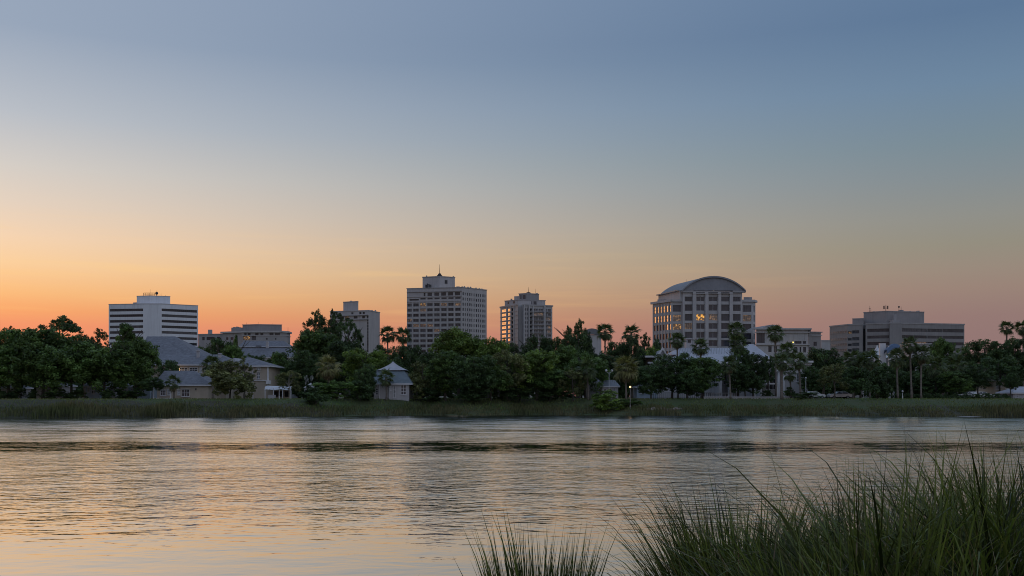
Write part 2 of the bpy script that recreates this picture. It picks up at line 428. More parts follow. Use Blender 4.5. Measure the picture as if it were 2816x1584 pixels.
def shell(root, poly, z0, z1, faces, mat, depth=.3, name='wall'):
    """a storey block: walls with openings on the given edges, plain walls elsewhere, and a flat roof"""
    mb = MB(); n = len(poly); mb.prism(poly, z0, z1, skip=tuple(faces))
    for i, ops in faces.items(): facade(mb, poly[i], poly[(i + 1) % n], z0, z1, ops, depth)
    return mb.build(name, mat, root)
def coping(root, poly, edges, z0, z1, out, mat, name='parapet', e=.0):
    mb = MB(); n = len(poly)
    for i in edges: mb.bar(poly[i], poly[(i + 1) % n], -.25, out, z0, z1, 0, out, out + .003 * i)
    return mb.build(name, mat, root)

def hip_roof(root, x0, x1, y0, y1, ze, xr0, xr1, zr, mat, trim='white_trim', over=.5, yr0=None, yr1=None, th=.22):
    x0 -= over; x1 += over; y0 -= over; y1 += over
    ym = (y0 + y1) / 2; yr0 = ym if yr0 is None else yr0; yr1 = ym if yr1 is None else yr1
    b = MB()
    E = [(x0, y0, ze), (x1, y0, ze), (x1, y1, ze), (x0, y1, ze)]; Rr = [(xr0, yr0, zr), (xr1, yr0, zr), (xr1, yr1, zr), (xr0, yr1, zr)]
    b.add(E + Rr, [(0, 1, 5, 4), (1, 2, 6, 5), (2, 3, 7, 6), (3, 0, 4, 7), (4, 5, 6, 7)])
    r = b.build('roof', mat, root)
    f = MB()
    f.box(x0 + .001, x1 - .001, y0 + .001, y1 - .001, ze - th, ze - .004)
    f.build('eave', trim, root)
    return r

# ------------------------------------------------------------------ land and water
SH = [(-400, 118), (0, 139), (450, 148), (900, 156), (1100, 168), (1500, 172), (2000, 166), (2400, 158), (2816, 151), (3300, 146)]
def shore_y(x):
    """where the far waterline crosses the easting x"""
    px = CX + x * F / 160.0
    xs = [p[0] for p in SH]; ys = [p[1] for p in SH]
    return float(np.interp(px, xs, ys)) + 2.6 * math.sin(x * .17 + 1.2 * math.sin(x * .05)) + 1.5 * math.sin(x * .43 + 1) + .7 * math.sin(x * 1.1)
def sstep(a): a = min(max(a, 0), 1); return a * a * (3 - 2 * a)
def gz(x, y):
    if y > 90:
        s = y - shore_y(x)
        return -1.6 + 1.6 * sstep((s + 8) / 8) + .55 * sstep(s / 3.0) + (GZ - .55) * sstep((s - 1.5) / 14.0)
    z = 1.62 - .135 * y if y > 0 else 1.62
    z += .62 * sstep((x - .6) / 2.2) * math.exp(-((y - 4.5) / 3.5) ** 2)
    z += .05 * math.sin(x * 1.9 + y) * (1 if y < 14 else 0)
    return max(z, -1.6)
xs = [-3000, -1500, -800, -450, -300] + [-220 + 4 * i for i in range(111)] + [300, 450, 800, 1500, 3000]
xs = sorted(set(xs) | {-4 + .8 * i for i in range(16)})
ys = [-60, -30, -15, -6] + [-3 + .9 * i for i in range(20)] + [17, 20, 24, 40, 70, 95, 110] + [116 + 1.6 * i for i in range(54)] + [210, 240, 300, 420, 600, 900, 1500, 3000, 7000]
mb = MB(); nx = len(xs)
for y in ys:
    for x in xs: mb.v.append((x, y, gz(x, y)))
for j in range(len(ys) - 1):
    for i in range(nx - 1):
        mb.f.append([j * nx + i, j * nx + i + 1, (j + 1) * nx + i + 1, (j + 1) * nx + i]); mb.m.append(1 if ys[j] > 160 else 0)
tag(mb.build('ground', ['soil', 'lawn'], smooth=True), kind='structure')
mb = MB(); mb.quad((-1500, 5, 0), (1500, 5, 0), (1500, 230, 0), (-1500, 230, 0))
tag(mb.build('lake', 'lake_water'), kind='structure')

# ------------------------------------------------------------------ office blocks and towers behind the trees
BZ = 2.0
def rowsf(first, pitch, h, n): return [(first + pitch * k, first + pitch * k + h) for k in range(n)]

# white office with ribbon windows, left
Y1 = 632
A, B_, C_, D_ = V(299, 636), V(394, Y1), V(444, Y1), V(544.5, 645)
P1 = [A, B_, C_, D_, V(541, 690), V(302, 682)]
r1 = empty('office_building', (A[0] + 28, 650, BZ), 'white office block with dark ribbon windows and rooftop railing, far left', 'building')
z1 = Z(836, Y1)
rw = rowsf(848.3, 15.4, 7.2, 9)
oL = ops_px(A, B_, [(302, 393.5)], rw, Y1); oR = ops_px(C_, D_, [(444.6, 541.5)], rw, Y1)
shell(r1, P1, BZ, z1, {0: oL, 2: oR}, 'white_concrete', .35)
for o in oL: put_window(r1, A, B_, o, .35, 'office_glass', 'dark_metal', 15, 0, .10)
for o in oR: put_window(r1, C_, D_, o, .35, 'office_glass', 'dark_metal', 16, 0, .10)
coping(r1, P1, (0, 1, 2), z1 - .1, z1 + .35, .12, 'pale_stone')
PP = [V(376, 640), V(412, 637), V(468, 642), V(465, 660), V(378, 660)]
b = MB().prism(PP, z1, Z(814.5, 640)); ph = b.build('penthouse', 'white_concrete', r1)
coping(r1, PP, (0, 1), Z(815.2, 640), Z(813.6, 640), .12, 'pale_stone', 'penthouse_coping')
b = MB(); b.bar(V(405, 638.3), V(417, 638.3), -.2, .6, Z(832, 640), Z(818, 640)); b.build('louvre', 'grey_metal', r1)
b = MB(); b.bar(V(366, 642), V(376, 641), -3, .0, z1, Z(831, 640)); b.build('roof_box', 'grey_concrete', r1)
b = MB()
for px in (395, 401, 407, 412, 418, 424): x = X(px, 644); b.tube([(x, 644, Z(814.5, 640)), (x, 644, Z(805.5, 644))], [.16, .16], 5)
b.box(X(395, 644), X(430, 644), 643.8, 644.2, Z(806.2, 644), Z(805.2, 644)); b.box(X(395, 644), X(430, 644), 643.8, 644.2, Z(809.5, 644), Z(808.8, 644))
b.build('rooftop_railing', 'dark_metal', r1)
b = MB(); x = X(431, 645); b.tube([(x, 645, Z(814, 645)), (x, 645, Z(802, 645))], [.25, .2], 6); b.ball((x, 645, Z(806.5, 645)), 1.0, 8, 6); b.build('antenna_drum', 'dark_metal', r1)
for px, py in ((413, 795), (431.5, 797), (443, 806), (455, 811)):
    b = MB(); x = X(px, 646); b.tube([(x, 646, Z(814, 646)), (x, 646, Z(py, 646))], [.09, .05], 5); b.build('antenna', 'dark_metal', r1)

# low grey block with stepped parapets behind the left houses
Y2 = 560
r2 = empty('grey_block', (X(705, Y2), Y2 + 20, BZ), 'low grey concrete block with stepped parapets, right of the white ribbon office', 'building')
PA = [V(545, 575), V(640, 570), V(640, 600), V(545, 600)]
oA = ops_px(PA[0], PA[1], [(556, 563), (568, 590), (596, 606)], [(926, 935)], 572)
shell(r2, PA, BZ, Z(919, 572), {0: oA}, 'grey_concrete'); [put_window(r2, PA[0], PA[1], o, .3, 'office_glass', fr=.1, nv=1) for o in oA]
coping(r2, PA, (0,), Z(919.5, 572), Z(917.5, 572), .4, 'pale_stone')
MB().prism([V(572, 577), V(584, 577), V(584, 583), V(572, 583)], Z(919, 575), Z(906.5, 577)).build('stair_tower', 'grey_concrete', r2)
PB = [V(612, 566), V(663, 560), V(668, 558), V(775, 558), V(790, 561), V(798, 570), V(790, 600), V(612, 600)]
rowt = ops_px(PB[2], PB[3], [(672, 678), (681, 689), (702, 711), (716, 724), (741, 752), (756, 770)], [(916, 922)], 558)
rowb = ops_px(PB[2], PB[3], [(669, 688), (692, 704)], [(924.5, 935)], 558)
small = ops_px(PB[2], PB[3], [(731, 736), (756, 760)], [(930, 934)], 558)
sl_ = ops_px(PB[0], PB[1], [(622, 628), (634, 642)], [(927, 935)], 562)
shell(r2, PB, BZ, Z(911.5, 560), {2: rowt + rowb + small, 0: sl_}, 'grey_concrete', .4)
for i, o in enumerate(rowt + small): put_window(r2, PB[2], PB[3], o, .4, 'office_glass', fr=.12)
for i, o in enumerate(rowb): put_window(r2, PB[2], PB[3], o, .4, 'lit_window' if i == 0 else 'office_glass', nv=1, fr=.15)
for o in sl_: put_window(r2, PB[0], PB[1], o, .4, 'office_glass', fr=.12)
coping(r2, PB, (0, 2, 3, 4), Z(915, 560), Z(910.5, 560), .9, 'pale_stone', 'cornice'); coping(r2, PB, (2, 3, 4), Z(924, 560), Z(922.6, 560), .35, 'pale_stone', 'ledge')
PC = [V(667, 566), V(708, 563), V(775, 566), V(775, 585), V(667, 585)]
MB().prism(PC, Z(913, 560), Z(893, 565)).build('penthouse', 'taupe_concrete', r2); coping(r2, PC, (0, 1), Z(893.6, 565), Z(892, 565), .25, 'grey_concrete', 'penthouse_coping')
MB().prism([V(636, 568), V(667, 567), V(667, 580), V(636, 580)], Z(914, 560), Z(901, 568)).build('roof_step', 'taupe_concrete', r2)
b = MB(); [b.box(X(p, 570), X(p + 5, 570), 569, 572, Z(901.5, 568), Z(q, 568)) for p, q in ((642, 899), (650, 897.8), (657, 899.5))]; b.build('roof_box', 'grey_metal', r2)
for px, py in ((678.5, 886), (750, 889), (792, 899), (710, 884)):
    b = MB(); x = X(px, 572); b.tube([(x, 572, Z(914, 570)), (x, 572, Z(py, 570))], [.14, .06], 5); b.build('antenna', 'dark_metal', r2)

# slim pale tower with rooftop machine room
Y3 = 560
r3 = empty('slim_tower', (X(975, Y3), Y3 + 15, BZ), 'slim pale apartment tower with blank right side and tall rooftop machine room', 'building')
P3 = [V(908, 568), V(1014, Y3), V(1044.5, 574), V(1040, 600), V(915, 600)]
o3 = ops_px(P3[0], P3[1], [(931, 938), (966, 972), (988, 994), (997, 1003)], [(857.5, 863)], Y3) + ops_px(P3[0], P3[1], [(933, 946), (948.5, 959), (972.5, 983), (996, 1003.5)], [(868.5, 875)], Y3) \
   + ops_px(P3[0], P3[1], [(921, 927), (934, 939.5)], [(880, 886.5), (891, 897), (902, 908), (913, 919)], Y3) + ops_px(P3[0], P3[1], [(1009.2, 1013.2)], rowsf(868, 8.4, 7.4, 12), Y3)
shell(r3, P3, BZ, Z(853.5, Y3), {0: o3}, 'tower_concrete', .4)
for i, o in enumerate(o3): put_window(r3, P3[0], P3[1], o, .4, 'lit_window' if i == 5 else 'office_glass', fr=.12, nv=1 if i < 8 else 0)
coping(r3, P3, (0, 1), Z(854.5, Y3), Z(852.3, Y3), .2, 'pale_stone')
P3b = [V(944, 572), V(983, 568), V(985.5, 571), V(985, 585), V(944, 585)]
MB().prism(P3b, Z(854, Y3), Z(830, 570)).build('machine_room', 'tower_concrete', r3); coping(r3, P3b, (0, 1), Z(831, 570), Z(828.8, 570), .15, 'grey_concrete', 'machine_room_coping')
b = MB(); b.ball((X(965.5, 575), 575, Z(829.5, 570)), 1.1, 10, 6); b.box(X(945, 575), X(949, 575), 574, 576, Z(830, 570), Z(828, 570)); b.box(X(980, 575), X(984, 575), 574, 576, Z(830, 570), Z(827.6, 570)); b.build('roof_vent', 'grey_metal', r3)
b = MB()
for px, w_ in ((1000, 4), (1012, 3), (1020, 5), (1031, 3)): b.box(X(px, 580), X(px + w_, 580), 579, 581, Z(853.5, Y3), Z(851.2, 575))
b.build('roof_box', 'grey_metal', r3)
b = MB(); b.bar(P3[0], P3[1], .0, .9, Z(878.5, Y3), Z(876.8, Y3)); b.bar(P3[0], P3[1], .0, .9, Z(866.8, Y3), Z(865.2, Y3)); b.build('balcony_slab', 'pale_stone', r3)

# broad central tower with window grid
Y4 = 590
r4 = empty('central_tower', (X(1230, Y4), Y4 + 20, BZ), 'broad grey tower with window grid and mast on its penthouse, mid skyline', 'building')
P4 = [V(1119, 597), V(1270, Y4), V(1338.5, 605), V(1338, 640), V(1135, 640)]
cols4 = [(1119.8 + .4, 1132)] + [(1136 + 19.25 * k, 1151.3 + 19.2 * k) for k in range(7)]
rows4 = rowsf(832, 14.25, 8.6, 12)
op4 = ops_px(P4[0], P4[1], cols4, rows4, Y4)
top4 = ops_px(P4[0], P4[1], [(1165, 1170)] + [(1175.5 + 18.9 * k, 1188 + 19.3 * k) for k in range(5)], [(803, 812)], Y4) + ops_px(P4[0], P4[1], [(1126, 1152)], [(819.5, 824)], Y4) + ops_px(P4[0], P4[1], [(1156 + 19.2 * k, 1170.5 + 19.2 * k) for k in range(6)], [(817, 821.5)], Y4)
L4 = math.dist(P4[1], P4[2]); opr = []
for k in range(11):
    for a, q in rowsf(803.5, 14.25, 8.0, 14):
        opr.append((L4 * (.03 + .088 * k), L4 * (.03 + .088 * k + (.034 if k % 3 else .05)), Z(q, Y4), Z(a, Y4)))
shell(r4, P4, BZ, Z(790, Y4), {0: op4 + top4, 1: opr}, 'tower_concrete', .5)
lit4 = {24: 'lit_window', 25: 'dim_window', 60: 'dim_window', 84: 'dim_window', 40: 'dim_window', 53: 'dim_window', 28: 'dim_window', 16: 'dim_window', 3: 'dim_window'}
for i, o in enumerate(op4): put_window(r4, P4[0], P4[1], o, .5, lit4.get(i, 'office_glass'), 'grey_metal', 2, 0, .12)
for o in top4: put_window(r4, P4[0], P4[1], o, .5, 'coated_glass', 'dark_metal', 1, 0, .12)
for o in opr: put_window(r4, P4[1], P4[2], o, .5, 'office_glass')
coping(r4, P4, (0, 1), Z(791, Y4), Z(789, Y4), .25, 'grey_concrete')
b = MB(); [b.bar(P4[0], P4[1], 0, .30, Z(q, Y4), Z(q - 1.1, Y4)) for q in (828, 814.8)]; b.bar(P4[0], P4[1], 0, .55, Z(801, Y4), Z(799.5, Y4)); b.build('ledge', 'grey_concrete', r4)
b = MB()
for k in range(9): u0 = along(1134 + 19.25 * k - .9, P4[0], P4[1]); d_ = (Vector(P4[1]) - Vector(P4[0])).normalized(); a_ = Vector(P4[0]) + d_ * u0; b.bar(a_, a_ + d_ * .5, 0, .22, BZ, Z(828.2, Y4))
b.build('pilaster', 'tower_concrete', r4)
P4b = [V(1162, 604), V(1209, 600), V(1251, 605), V(1249, 620), V(1164, 620)]
MB().prism(P4b, Z(791, Y4), Z(761.5, 602)).build('penthouse', 'tower_concrete', r4); coping(r4, P4b, (0, 1), Z(762.5, 602), Z(760, 602), .2, 'grey_concrete', 'penthouse_coping')
b = MB(); b.bar(V(1223, 601.8), V(1230, 602.5), -.1, .35, Z(780, 602), Z(770.5, 602)); b.build('louvre', 'dark_metal', r4)
b = MB(); [b.box(X(p, 598), X(p + 3, 598), 597, 599.5, Z(790, Y4), Z(q, 598)) for p, q in ((1170, 783), (1174, 780), (1178.5, 781.5), (1183, 783))]; b.build('roof_machinery', 'dark_metal', r4)
b = MB(); x = X(1209, 606)
b.box(x - 1.6, x + 1.6, 604.5, 607.5, Z(761, 602), Z(757.5, 606)); b.ball((x, 606, Z(756, 606)), 1.1, 10, 6); b.build('mast_base', 'dark_metal', r4)
MB().tube([(x, 606, Z(757, 606)), (x, 606, Z(727, 606))], [.22, .07], 6).build('mast', 'dark_metal', r4)
b = MB(); [b.box(X(p, 606), X(p + w_, 606), 605, 606.5, Z(761, 602), Z(q, 604)) for p, w_, q in ((1172, 3, 757), (1198, 2, 758.5), (1245, 4, 759), (1222, 2, 759))]; b.build('roof_box', 'grey_metal', r4)
b = MB(); [b.ball((X(p, 603), 603, Z(q, 600)), .55, 7, 5) for p, q in ((1257, 788), (1262, 788), (1271, 788), (1277, 787.6), (1287, 789), (1294, 789), (1309, 791.5), (1318, 793), (1325, 794))]; b.build('roof_vent', 'grey_metal', r4)

# stepped apartment tower with balconies
Y5 = 680
r5 = empty('balcony_tower', (X(1450, Y5), Y5 + 18, BZ), 'stepped apartment tower with balconies and orange reflecting windows on its left side', 'building')
P5 = [V(1376, 700), V(1424, Y5), V(1427, 684), V(1435, 684), V(1438, Y5 + .5), V(1519, 690), V(1517, 720), V(1385, 722)]
rows5 = rowsf(848, 11.75, 8.0, 10)
oa = ops_px(P5[0], P5[1], [(1380, 1391.5), (1396.5, 1403.5)], rows5, 688); ob = ops_px(P5[0], P5[1], [(1406, 1411)], rows5, 688)
oc = ops_px(P5[4], P5[5], [(1443, 1446.5), (1448.5, 1452.5), (1467.5, 1479), (1481, 1493.5), (1500.5, 1504.5), (1506, 1515)], rows5, 683); od = ops_px(P5[4], P5[5], [(1456, 1463)], rows5, 683)
z5 = Z(839.5, 684)
shell(r5, P5, BZ, z5, {0: oa + ob, 4: oc + od}, 'tower_concrete', .6)
for o in oa: put_window(r5, P5[0], P5[1], o, .2, 'mirror_glass', 'grey_metal', 1, 1, .14)
for o in ob: put_window(r5, P5[0], P5[1], o, .6, 'interior_shade')  # black panels, the shade of the balcony recesses put into their colour
for i, o in enumerate(oc): put_window(r5, P5[4], P5[5], o, .6, 'dim_window' if i in (21, 31, 42, 54, 55, 52) else 'coated_glass', 'pale_stone', 1, 0, .14)
for o in od: put_window(r5, P5[4], P5[5], o, .6, 'interior_shade')  # front balconies: recess shade painted as black panels too
for k in range(10):
    q = 857.2 + 11.75 * k
    b = MB(); a_, c_ = Vector(P5[4]), Vector(P5[5]); u = (c_ - a_).normalized()
    for p0, p1 in ((1455, 1464), (1467, 1494), (1500, 1516)):
        s0, s1 = a_ + u * along(p0, a_, c_), a_ + u * along(p1, a_, c_)
        b.bar(s0, s1, 0, 1.3, Z(q, 683), Z(q - .9, 683)); b.bar(s0, s1, 1.22, 1.3, Z(q - 4.2, 683), Z(q - 3.9, 683))
        n_ = int((s1 - s0).length / .9)
        for j in range(n_ + 1): s = s0 + u * ((s1 - s0).length * j / n_ - .03); b.bar(s, s + u * .06, 1.22, 1.28, Z(q - .9, 683), Z(q - 3.9, 683))
    b.build('balcony', 'pale_stone', r5)
b = MB()
for p in (1393.5, 1404.6, 1412.5):
    a_, c_ = Vector(P5[0]), Vector(P5[1]); u = (c_ - a_).normalized(); s = a_ + u * along(p, a_, c_); b.bar(s, s + u * .6, 0, .5, BZ, z5 - .3)
a_, c_ = Vector(P5[4]), Vector(P5[5]); u = (c_ - a_).normalized()
for p in (1440, 1453.5, 1465, 1494.8, 1497.5): s = a_ + u * along(p, a_, c_); b.bar(s, s + u * .5, 0, .9, BZ, z5 - .3)
b.build('pier', 'pale_stone', r5)
b = MB(); a_, c_ = P5[0], P5[1]
for k in range(10): b.bar(a_, c_, 0, .35, Z(857.6 + 11.75 * k, 688), Z(856.6 + 11.75 * k, 688))
b.build('floor_band', 'pale_stone', r5)
coping(r5, P5, (0, 4), z5 - .5, z5 + .5, .45, 'grey_concrete')
T2 = [V(1388, 698), V(1424, 690), V(1499.5, 694), V(1498, 715), V(1392, 715)]; MB().prism(T2, z5, Z(825.5, 692)).build('setback_storey', 'tower_concrete', r5)
coping(r5, T2, (0, 1), Z(826.4, 692), Z(824.6, 692), .3, 'grey_concrete', 'setback_coping')
T3 = [V(1427, 696), V(1448, 693), V(1482, 698), V(1481, 712), V(1428, 712)]; MB().prism(T3, Z(826, 692), Z(807.5, 695)).build('penthouse', 'taupe_concrete', r5)
coping(r5, T3, (0, 1), Z(808.4, 695), Z(806.6, 695), .25, 'grey_concrete', 'penthouse_coping')
MB().prism([V(1414, 699), V(1427, 697.5), V(1427, 710), V(1415, 710)], Z(826, 692), Z(814, 697)).build('machine_room', 'tower_concrete', r5)
for A_, B2, cs, rs, Yr in ((T2[1], T2[2], [(1461, 1464), (1467, 1475.5)], (828, 837), 691), (T3[0], T3[1], [(1431, 1434), (1438, 1445)], (811, 822), 694), (T2[0], T2[1], [(1396, 1400), (1411, 1416)], (829, 835), 694)):
    a_, c_ = Vector(A_), Vector(B2); u = (c_ - a_).normalized()
    for p0, p1 in cs: s0, s1 = a_ + u * along(p0, a_, c_), a_ + u * along(p1, a_, c_); b = MB().bar(s0, s1, -.1, .12, Z(rs[1], Yr), Z(rs[0], Yr)); b.build('window', 'coated_glass', r5)
b = MB(); x = X(1453, 700); b.box(x - 1.3, x + 1.3, 699, 702, Z(807.5, 695), Z(804, 700)); b.tube([(x, 700, Z(805, 700)), (x, 700, Z(789, 700))], [.2, .06], 6); b.build('mast', 'dark_metal', r5)
x = X(1472.5, 700); MB().tube([(x, 700, Z(807, 700)), (x, 700, Z(794, 700))], [.1, .05], 5).build('antenna', 'dark_metal', r5)
b = MB(); [b.box(X(p, 702), X(p + w_, 702), 701, 703, Z(c, 695), Z(q, 700)) for p, w_, c, q in ((1404, 5, 826, 821), (1456, 4, 807.5, 804.5), (1474, 5, 807.5, 805.5))]; b.build('roof_box', 'grey_metal', r5)

# office with barrel-vault roof
Y6 = 450
r6 = empty('vaulted_office', (X(1960, Y6), Y6 + 12, BZ), 'pale office block with a tall barrel vault roof and lit rooms, right of centre', 'building')
ax = Vector((-.30, .954))           # direction of the building's depth
FB, FE = V(1848, Y6), V(2071, Y6 + 1)
LA = V(1795, 463)
P6 = [LA, FB, V(1880, Y6), FE, V(2077.5, Y6 + 5), V(2074, 480), V(1800, 484)]
colsL = [(1798.5, 1804.5), (1806, 1812), (1814.5, 1820), (1822.6, 1828.2), (1831.5, 1838), (1840, 1846)]
rows6 = [(839, 857), (865.5, 883.5), (890.5, 906.5), (916, 932), (940.5, 956), (965, 980)]
oL = ops_px(LA, FB, colsL, rows6, Y6)
oW = ops_px(FB, P6[2], [(1850.5, 1874.5)], rows6, Y6); oE = ops_px(P6[2], FE, [(2042.5, 2066)], rows6, Y6)
oS = ops_px(FE, P6[4], [(2072.3, 2075.8)], rows6, Y6)
z6 = Z(825.5, Y6)
shell(r6, P6, BZ, z6, {0: oL, 1: oW, 2: oE, 3: oS}, 'pale_stone', .5)
for i, o in enumerate(oL): put_window(r6, LA, FB, o, .16, 'mirror_glass' if i % 6 < 2 or i in (26, 32) else 'coated_glass', 'dark_metal', 0, 1, .1)
for i, o in enumerate(oW): put_window(r6, FB, P6[2], o, .5, 'lit_window' if i == 2 else ('dim_window' if i == 1 else 'coated_glass'), 'dark_metal', 3, 0, .1)
for i, o in enumerate(oE): put_window(r6, P6[2], FE, o, .5, 'dim_window' if i == 1 else 'coated_glass', 'dark_metal', 3, 0, .1)
for o in oS: put_window(r6, FE, P6[4], o, .5, 'coated_glass')
b = MB(); u = (Vector(FB) - Vector(LA)).normalized()
for p in (1796.3, 1805, 1813, 1821, 1829.6, 1838.8, 1846.6): s = Vector(LA) + u * along(p, LA, FB); b.bar(s, s + u * .55, 0, .35, BZ, z6 - 1.2)
b.build('pilaster', 'pale_stone', r6)
b = MB(); b.bar(LA, FB, -.2, .8, z6 - .7, z6 + .3, 0, .8, .3); b.bar(FB, P6[2], -.2, .8, z6 - .69, z6 + .29, 0, .3, 0); b.bar(V(2040, Y6 + .8), FE, -.2, .8, z6 - .69, z6 + .29, 0, 0, .5); b.bar(FE, P6[4], -.2, .8, z6 - .7, z6 + .3, 0, 0, .6); b.build('cornice', 'pale_stone', r6)
MB().prism([V(2045, 455), V(2068, 455), V(2068, 470), V(2045, 470)], z6, Z(817, 455)).build('roof_step', 'grey_concrete', r6)
MB().prism([V(1808, 466), V(1872, 456), V(1872, 475), V(1812, 478)], z6, Z(820, 460)).build('roof_terrace', 'grey_concrete', r6)
# projecting centre with the vault on top
CA, CB = V(1878.5, Y6 - 1.6), V(2041, Y6 - 1.0)
CBk = (CB[0] - 6.6, CB[1] + 22); CAk = (CA[0] - 6.6, CA[1] + 22)
P6c = [CA, CB, CBk, CAk]
colsC = [(1883, 1904), (1914.6, 1938.2), (1948.2, 1973.8), (1982.8, 2005.6), (2014.8, 2036.5)]
rows6c = [(816, 829), (837.5, 855), (864, 882), (889, 905), (912.5, 929.5), (935.5, 952.5), (960, 976)]
oC = ops_px(CA, CB, colsC, rows6c, Y6 - 1)
zs6 = Z(800, Y6 - 1)
shell(r6, P6c, BZ, zs6, {0: oC}, 'pale_stone', .5, 'centre_wall')
for i, o in enumerate(oC):
    c_, q = divmod(i, 7)
    put_window(r6, CA, CB, o, .5, 'lit_room' if (c_, q) == (1, 2) else 'dim_window' if (c_, q) in ((2, 2), (0, 3)) else 'lit_window' if (c_, q) == (0, 9) else 'coated_glass', 'pale_stone' if 0 < c_ < 3 else 'dark_metal', 1 if 0 < c_ < 3 else 3, 0, .16 if 0 < c_ < 3 else .1)
u = (Vector(CB) - Vector(CA)).normalized()
for p0, p1 in ((1905, 1914), (1938.8, 1947.6), (1974.4, 1982.2), (2006.2, 2014.2)):
    s0, s1 = Vector(CA) + u * along(p0, CA, CB), Vector(CA) + u * along(p1, CA, CB)
    MB().bar(s0, s1, 0, .8, BZ, Z(809, Y6 - 1)).build('pilaster', 'pale_stone', r6)
s0, s1 = Vector(CA) + u * along(1904, CA, CB), Vector(CA) + u * along(2015, CA, CB)
MB().bar(s0, s1, 0, 1.0, Z(809, Y6 - 1) + .002, Z(803.5, Y6 - 1)).build('attic_band', 'pale_stone', r6)
b = MB(); [b.bar(V(p0, Y6 - 2.2), V(p1, Y6 - 2.1), 0, .3, Z(807.8, Y6), Z(805.4, Y6)) for p0, p1 in ((1914, 1938), (1948, 1974), (1983, 2006))]; b.build('louvre', 'dark_metal', r6)
xc = (CA[0] + CB[0]) / 2; hw = X(2050.5, Y6) - X(1963, Y6); rise = Z(760.5, Y6 - 2) - zs6
def arc(c0, hw_, z0, rs, n=28, y=0):
    Rr = (hw_ ** 2 + rs ** 2) / (2 * rs); a0 = math.asin(hw_ / Rr)
    return [(c0 + Rr * math.sin(-a0 + 2 * a0 * i / n), z0 + rs - Rr + Rr * math.cos(-a0 + 2 * a0 * i / n)) for i in range(n + 1)]
ar = arc(xc + .3, hw, zs6 + .1, rise)
b = MB(); yf = Y6 - 2.6; n = len(ar)
b.add([(x, yf, z) for x, z in ar] + [(x - 7.0, yf + 24, z) for x, z in ar], [(i, i + 1, n + i + 1, n + i) for i in range(n - 1)])
b.build('vault_roof', 'metal_roof', r6, smooth=True)
ar2 = arc(xc + .3, hw - .3, zs6 + .1, rise - .25)
b = MB(); b.add([(x, yf + .8, z) for x, z in ar2], [tuple(range(n))[::-1]]); b.build('gable_wall', 'zinc', r6); b = MB(); b.add([(x - 7, yf + 23.5, z) for x, z in ar2], [tuple(range(n))]); b.build('gable_wall', 'grey_concrete', r6)
b = MB(); b.add([(x, yf - .05, z + .12) for x, z in ar] + [(x, yf - .05, z - .6) for x, z in ar] + [(x, yf + .8, z + .12) for x, z in ar] + [(x, yf + .8, z - .6) for x, z in ar],
    [q for i in range(n - 1) for q in ((i, n + i, n + i + 1, i + 1), (i, i + 1, 2 * n + i + 1, 2 * n + i), (n + i, 3 * n + i, 3 * n + i + 1, n + i + 1))]); b.build('vault_rim', 'zinc', r6)
b = MB(); b.box(xc - hw + .2, X(1905, Y6), yf + .3, yf + 2.5, zs6 - .8, zs6 - .004); b.box(X(2012, Y6), xc + hw + .4, yf + .3, yf + 2.5, zs6 - .8, zs6 - .004); b.build('vault_soffit', 'grey_concrete', r6)
b = MB(); b.bar((CAk[0] - 1.4, CAk[1]), (CA[0] - 1.4, CA[1] + .6), -1.5, 0, z6 - .2, zs6 + .3); b.build('vault_side_wall', 'pale_stone', r6)
b = MB(); b.bar((CAk[0] - 2.2, CAk[1]), (CA[0] - 2.2, CA[1] + .6), -1.0, .3, zs6 + .05, zs6 + .5); b.build('vault_gutter', 'grey_metal', r6)
x = X(1887, 462); MB().tube([(x, 462, zs6), (x, 462, Z(768, 462))], [.08, .05], 5).build('antenna', 'dark_metal', r6)

# pale classical block right of it
Y7 = 420
r7 = empty('classical_block', (X(2150, Y7), Y7 + 15, BZ), 'low pale block with heavy cornices and shallow domed roof, right of the vaulted office', 'building')
P7 = [V(2079.5, Y7), V(2222, Y7 + 1), V(2222, 450), V(2086, 450)]
o7 = ops_px(P7[0], P7[1], [(2081.5, 2103)], [(915, 943)], Y7) + ops_px(P7[0], P7[1], [(2185, 2204), (2207.5, 2217)], [(938, 945)], Y7) + ops_px(P7[0], P7[1], [(2184, 2193), (2199, 2203.5), (2208.5, 2216.5)], [(954, 969)], Y7) + ops_px(P7[0], P7[1], [(2113, 2122), (2128, 2137), (2160, 2169)], [(952, 968)], Y7)
shell(r7, P7, BZ, Z(905, Y7), {0: o7}, 'pale_stone', .5)
for o in o7: put_window(r7, P7[0], P7[1], o, .5, 'coated_glass', 'dark_metal', 2, 0, .1)
coping(r7, P7, (0, 1), Z(906.5, Y7), Z(902.5, Y7), 1.2, 'pale_stone', 'cornice'); coping(r7, P7, (0, 1), Z(915, Y7), Z(912.6, Y7), .7, 'pale_stone', 'ledge'); coping(r7, P7, (0, 1), Z(949, Y7), Z(946.5, Y7), .6, 'pale_stone', 'ledge')
b = MB(); [b.bar(V(p, Y7), V(p + .7, Y7), 0, .12, Z(937, Y7), Z(915.2, Y7)) for p in (2107, 2122, 2137, 2152, 2167, 2182, 2197, 2212)]; b.build('panel_joint', 'grey_concrete', r7)
ar = arc(X(2122, 430), X(2150, 430) - X(2122, 430), Z(903, 430), (Z(893.5, 430) - Z(903, 430)), 14); n = len(ar)
b = MB(); b.add([(x, 428, z) for x, z in ar] + [(x - 3, 446, z) for x, z in ar], [(i, i + 1, n + i + 1, n + i) for i in range(n - 1)] + [tuple(range(n))[::-1]]); b.build('domed_roof', 'grey_concrete', r7)
P7b = [V(2222.3, 424), V(2257.5, 426), V(2257, 450), V(2222.5, 450)]
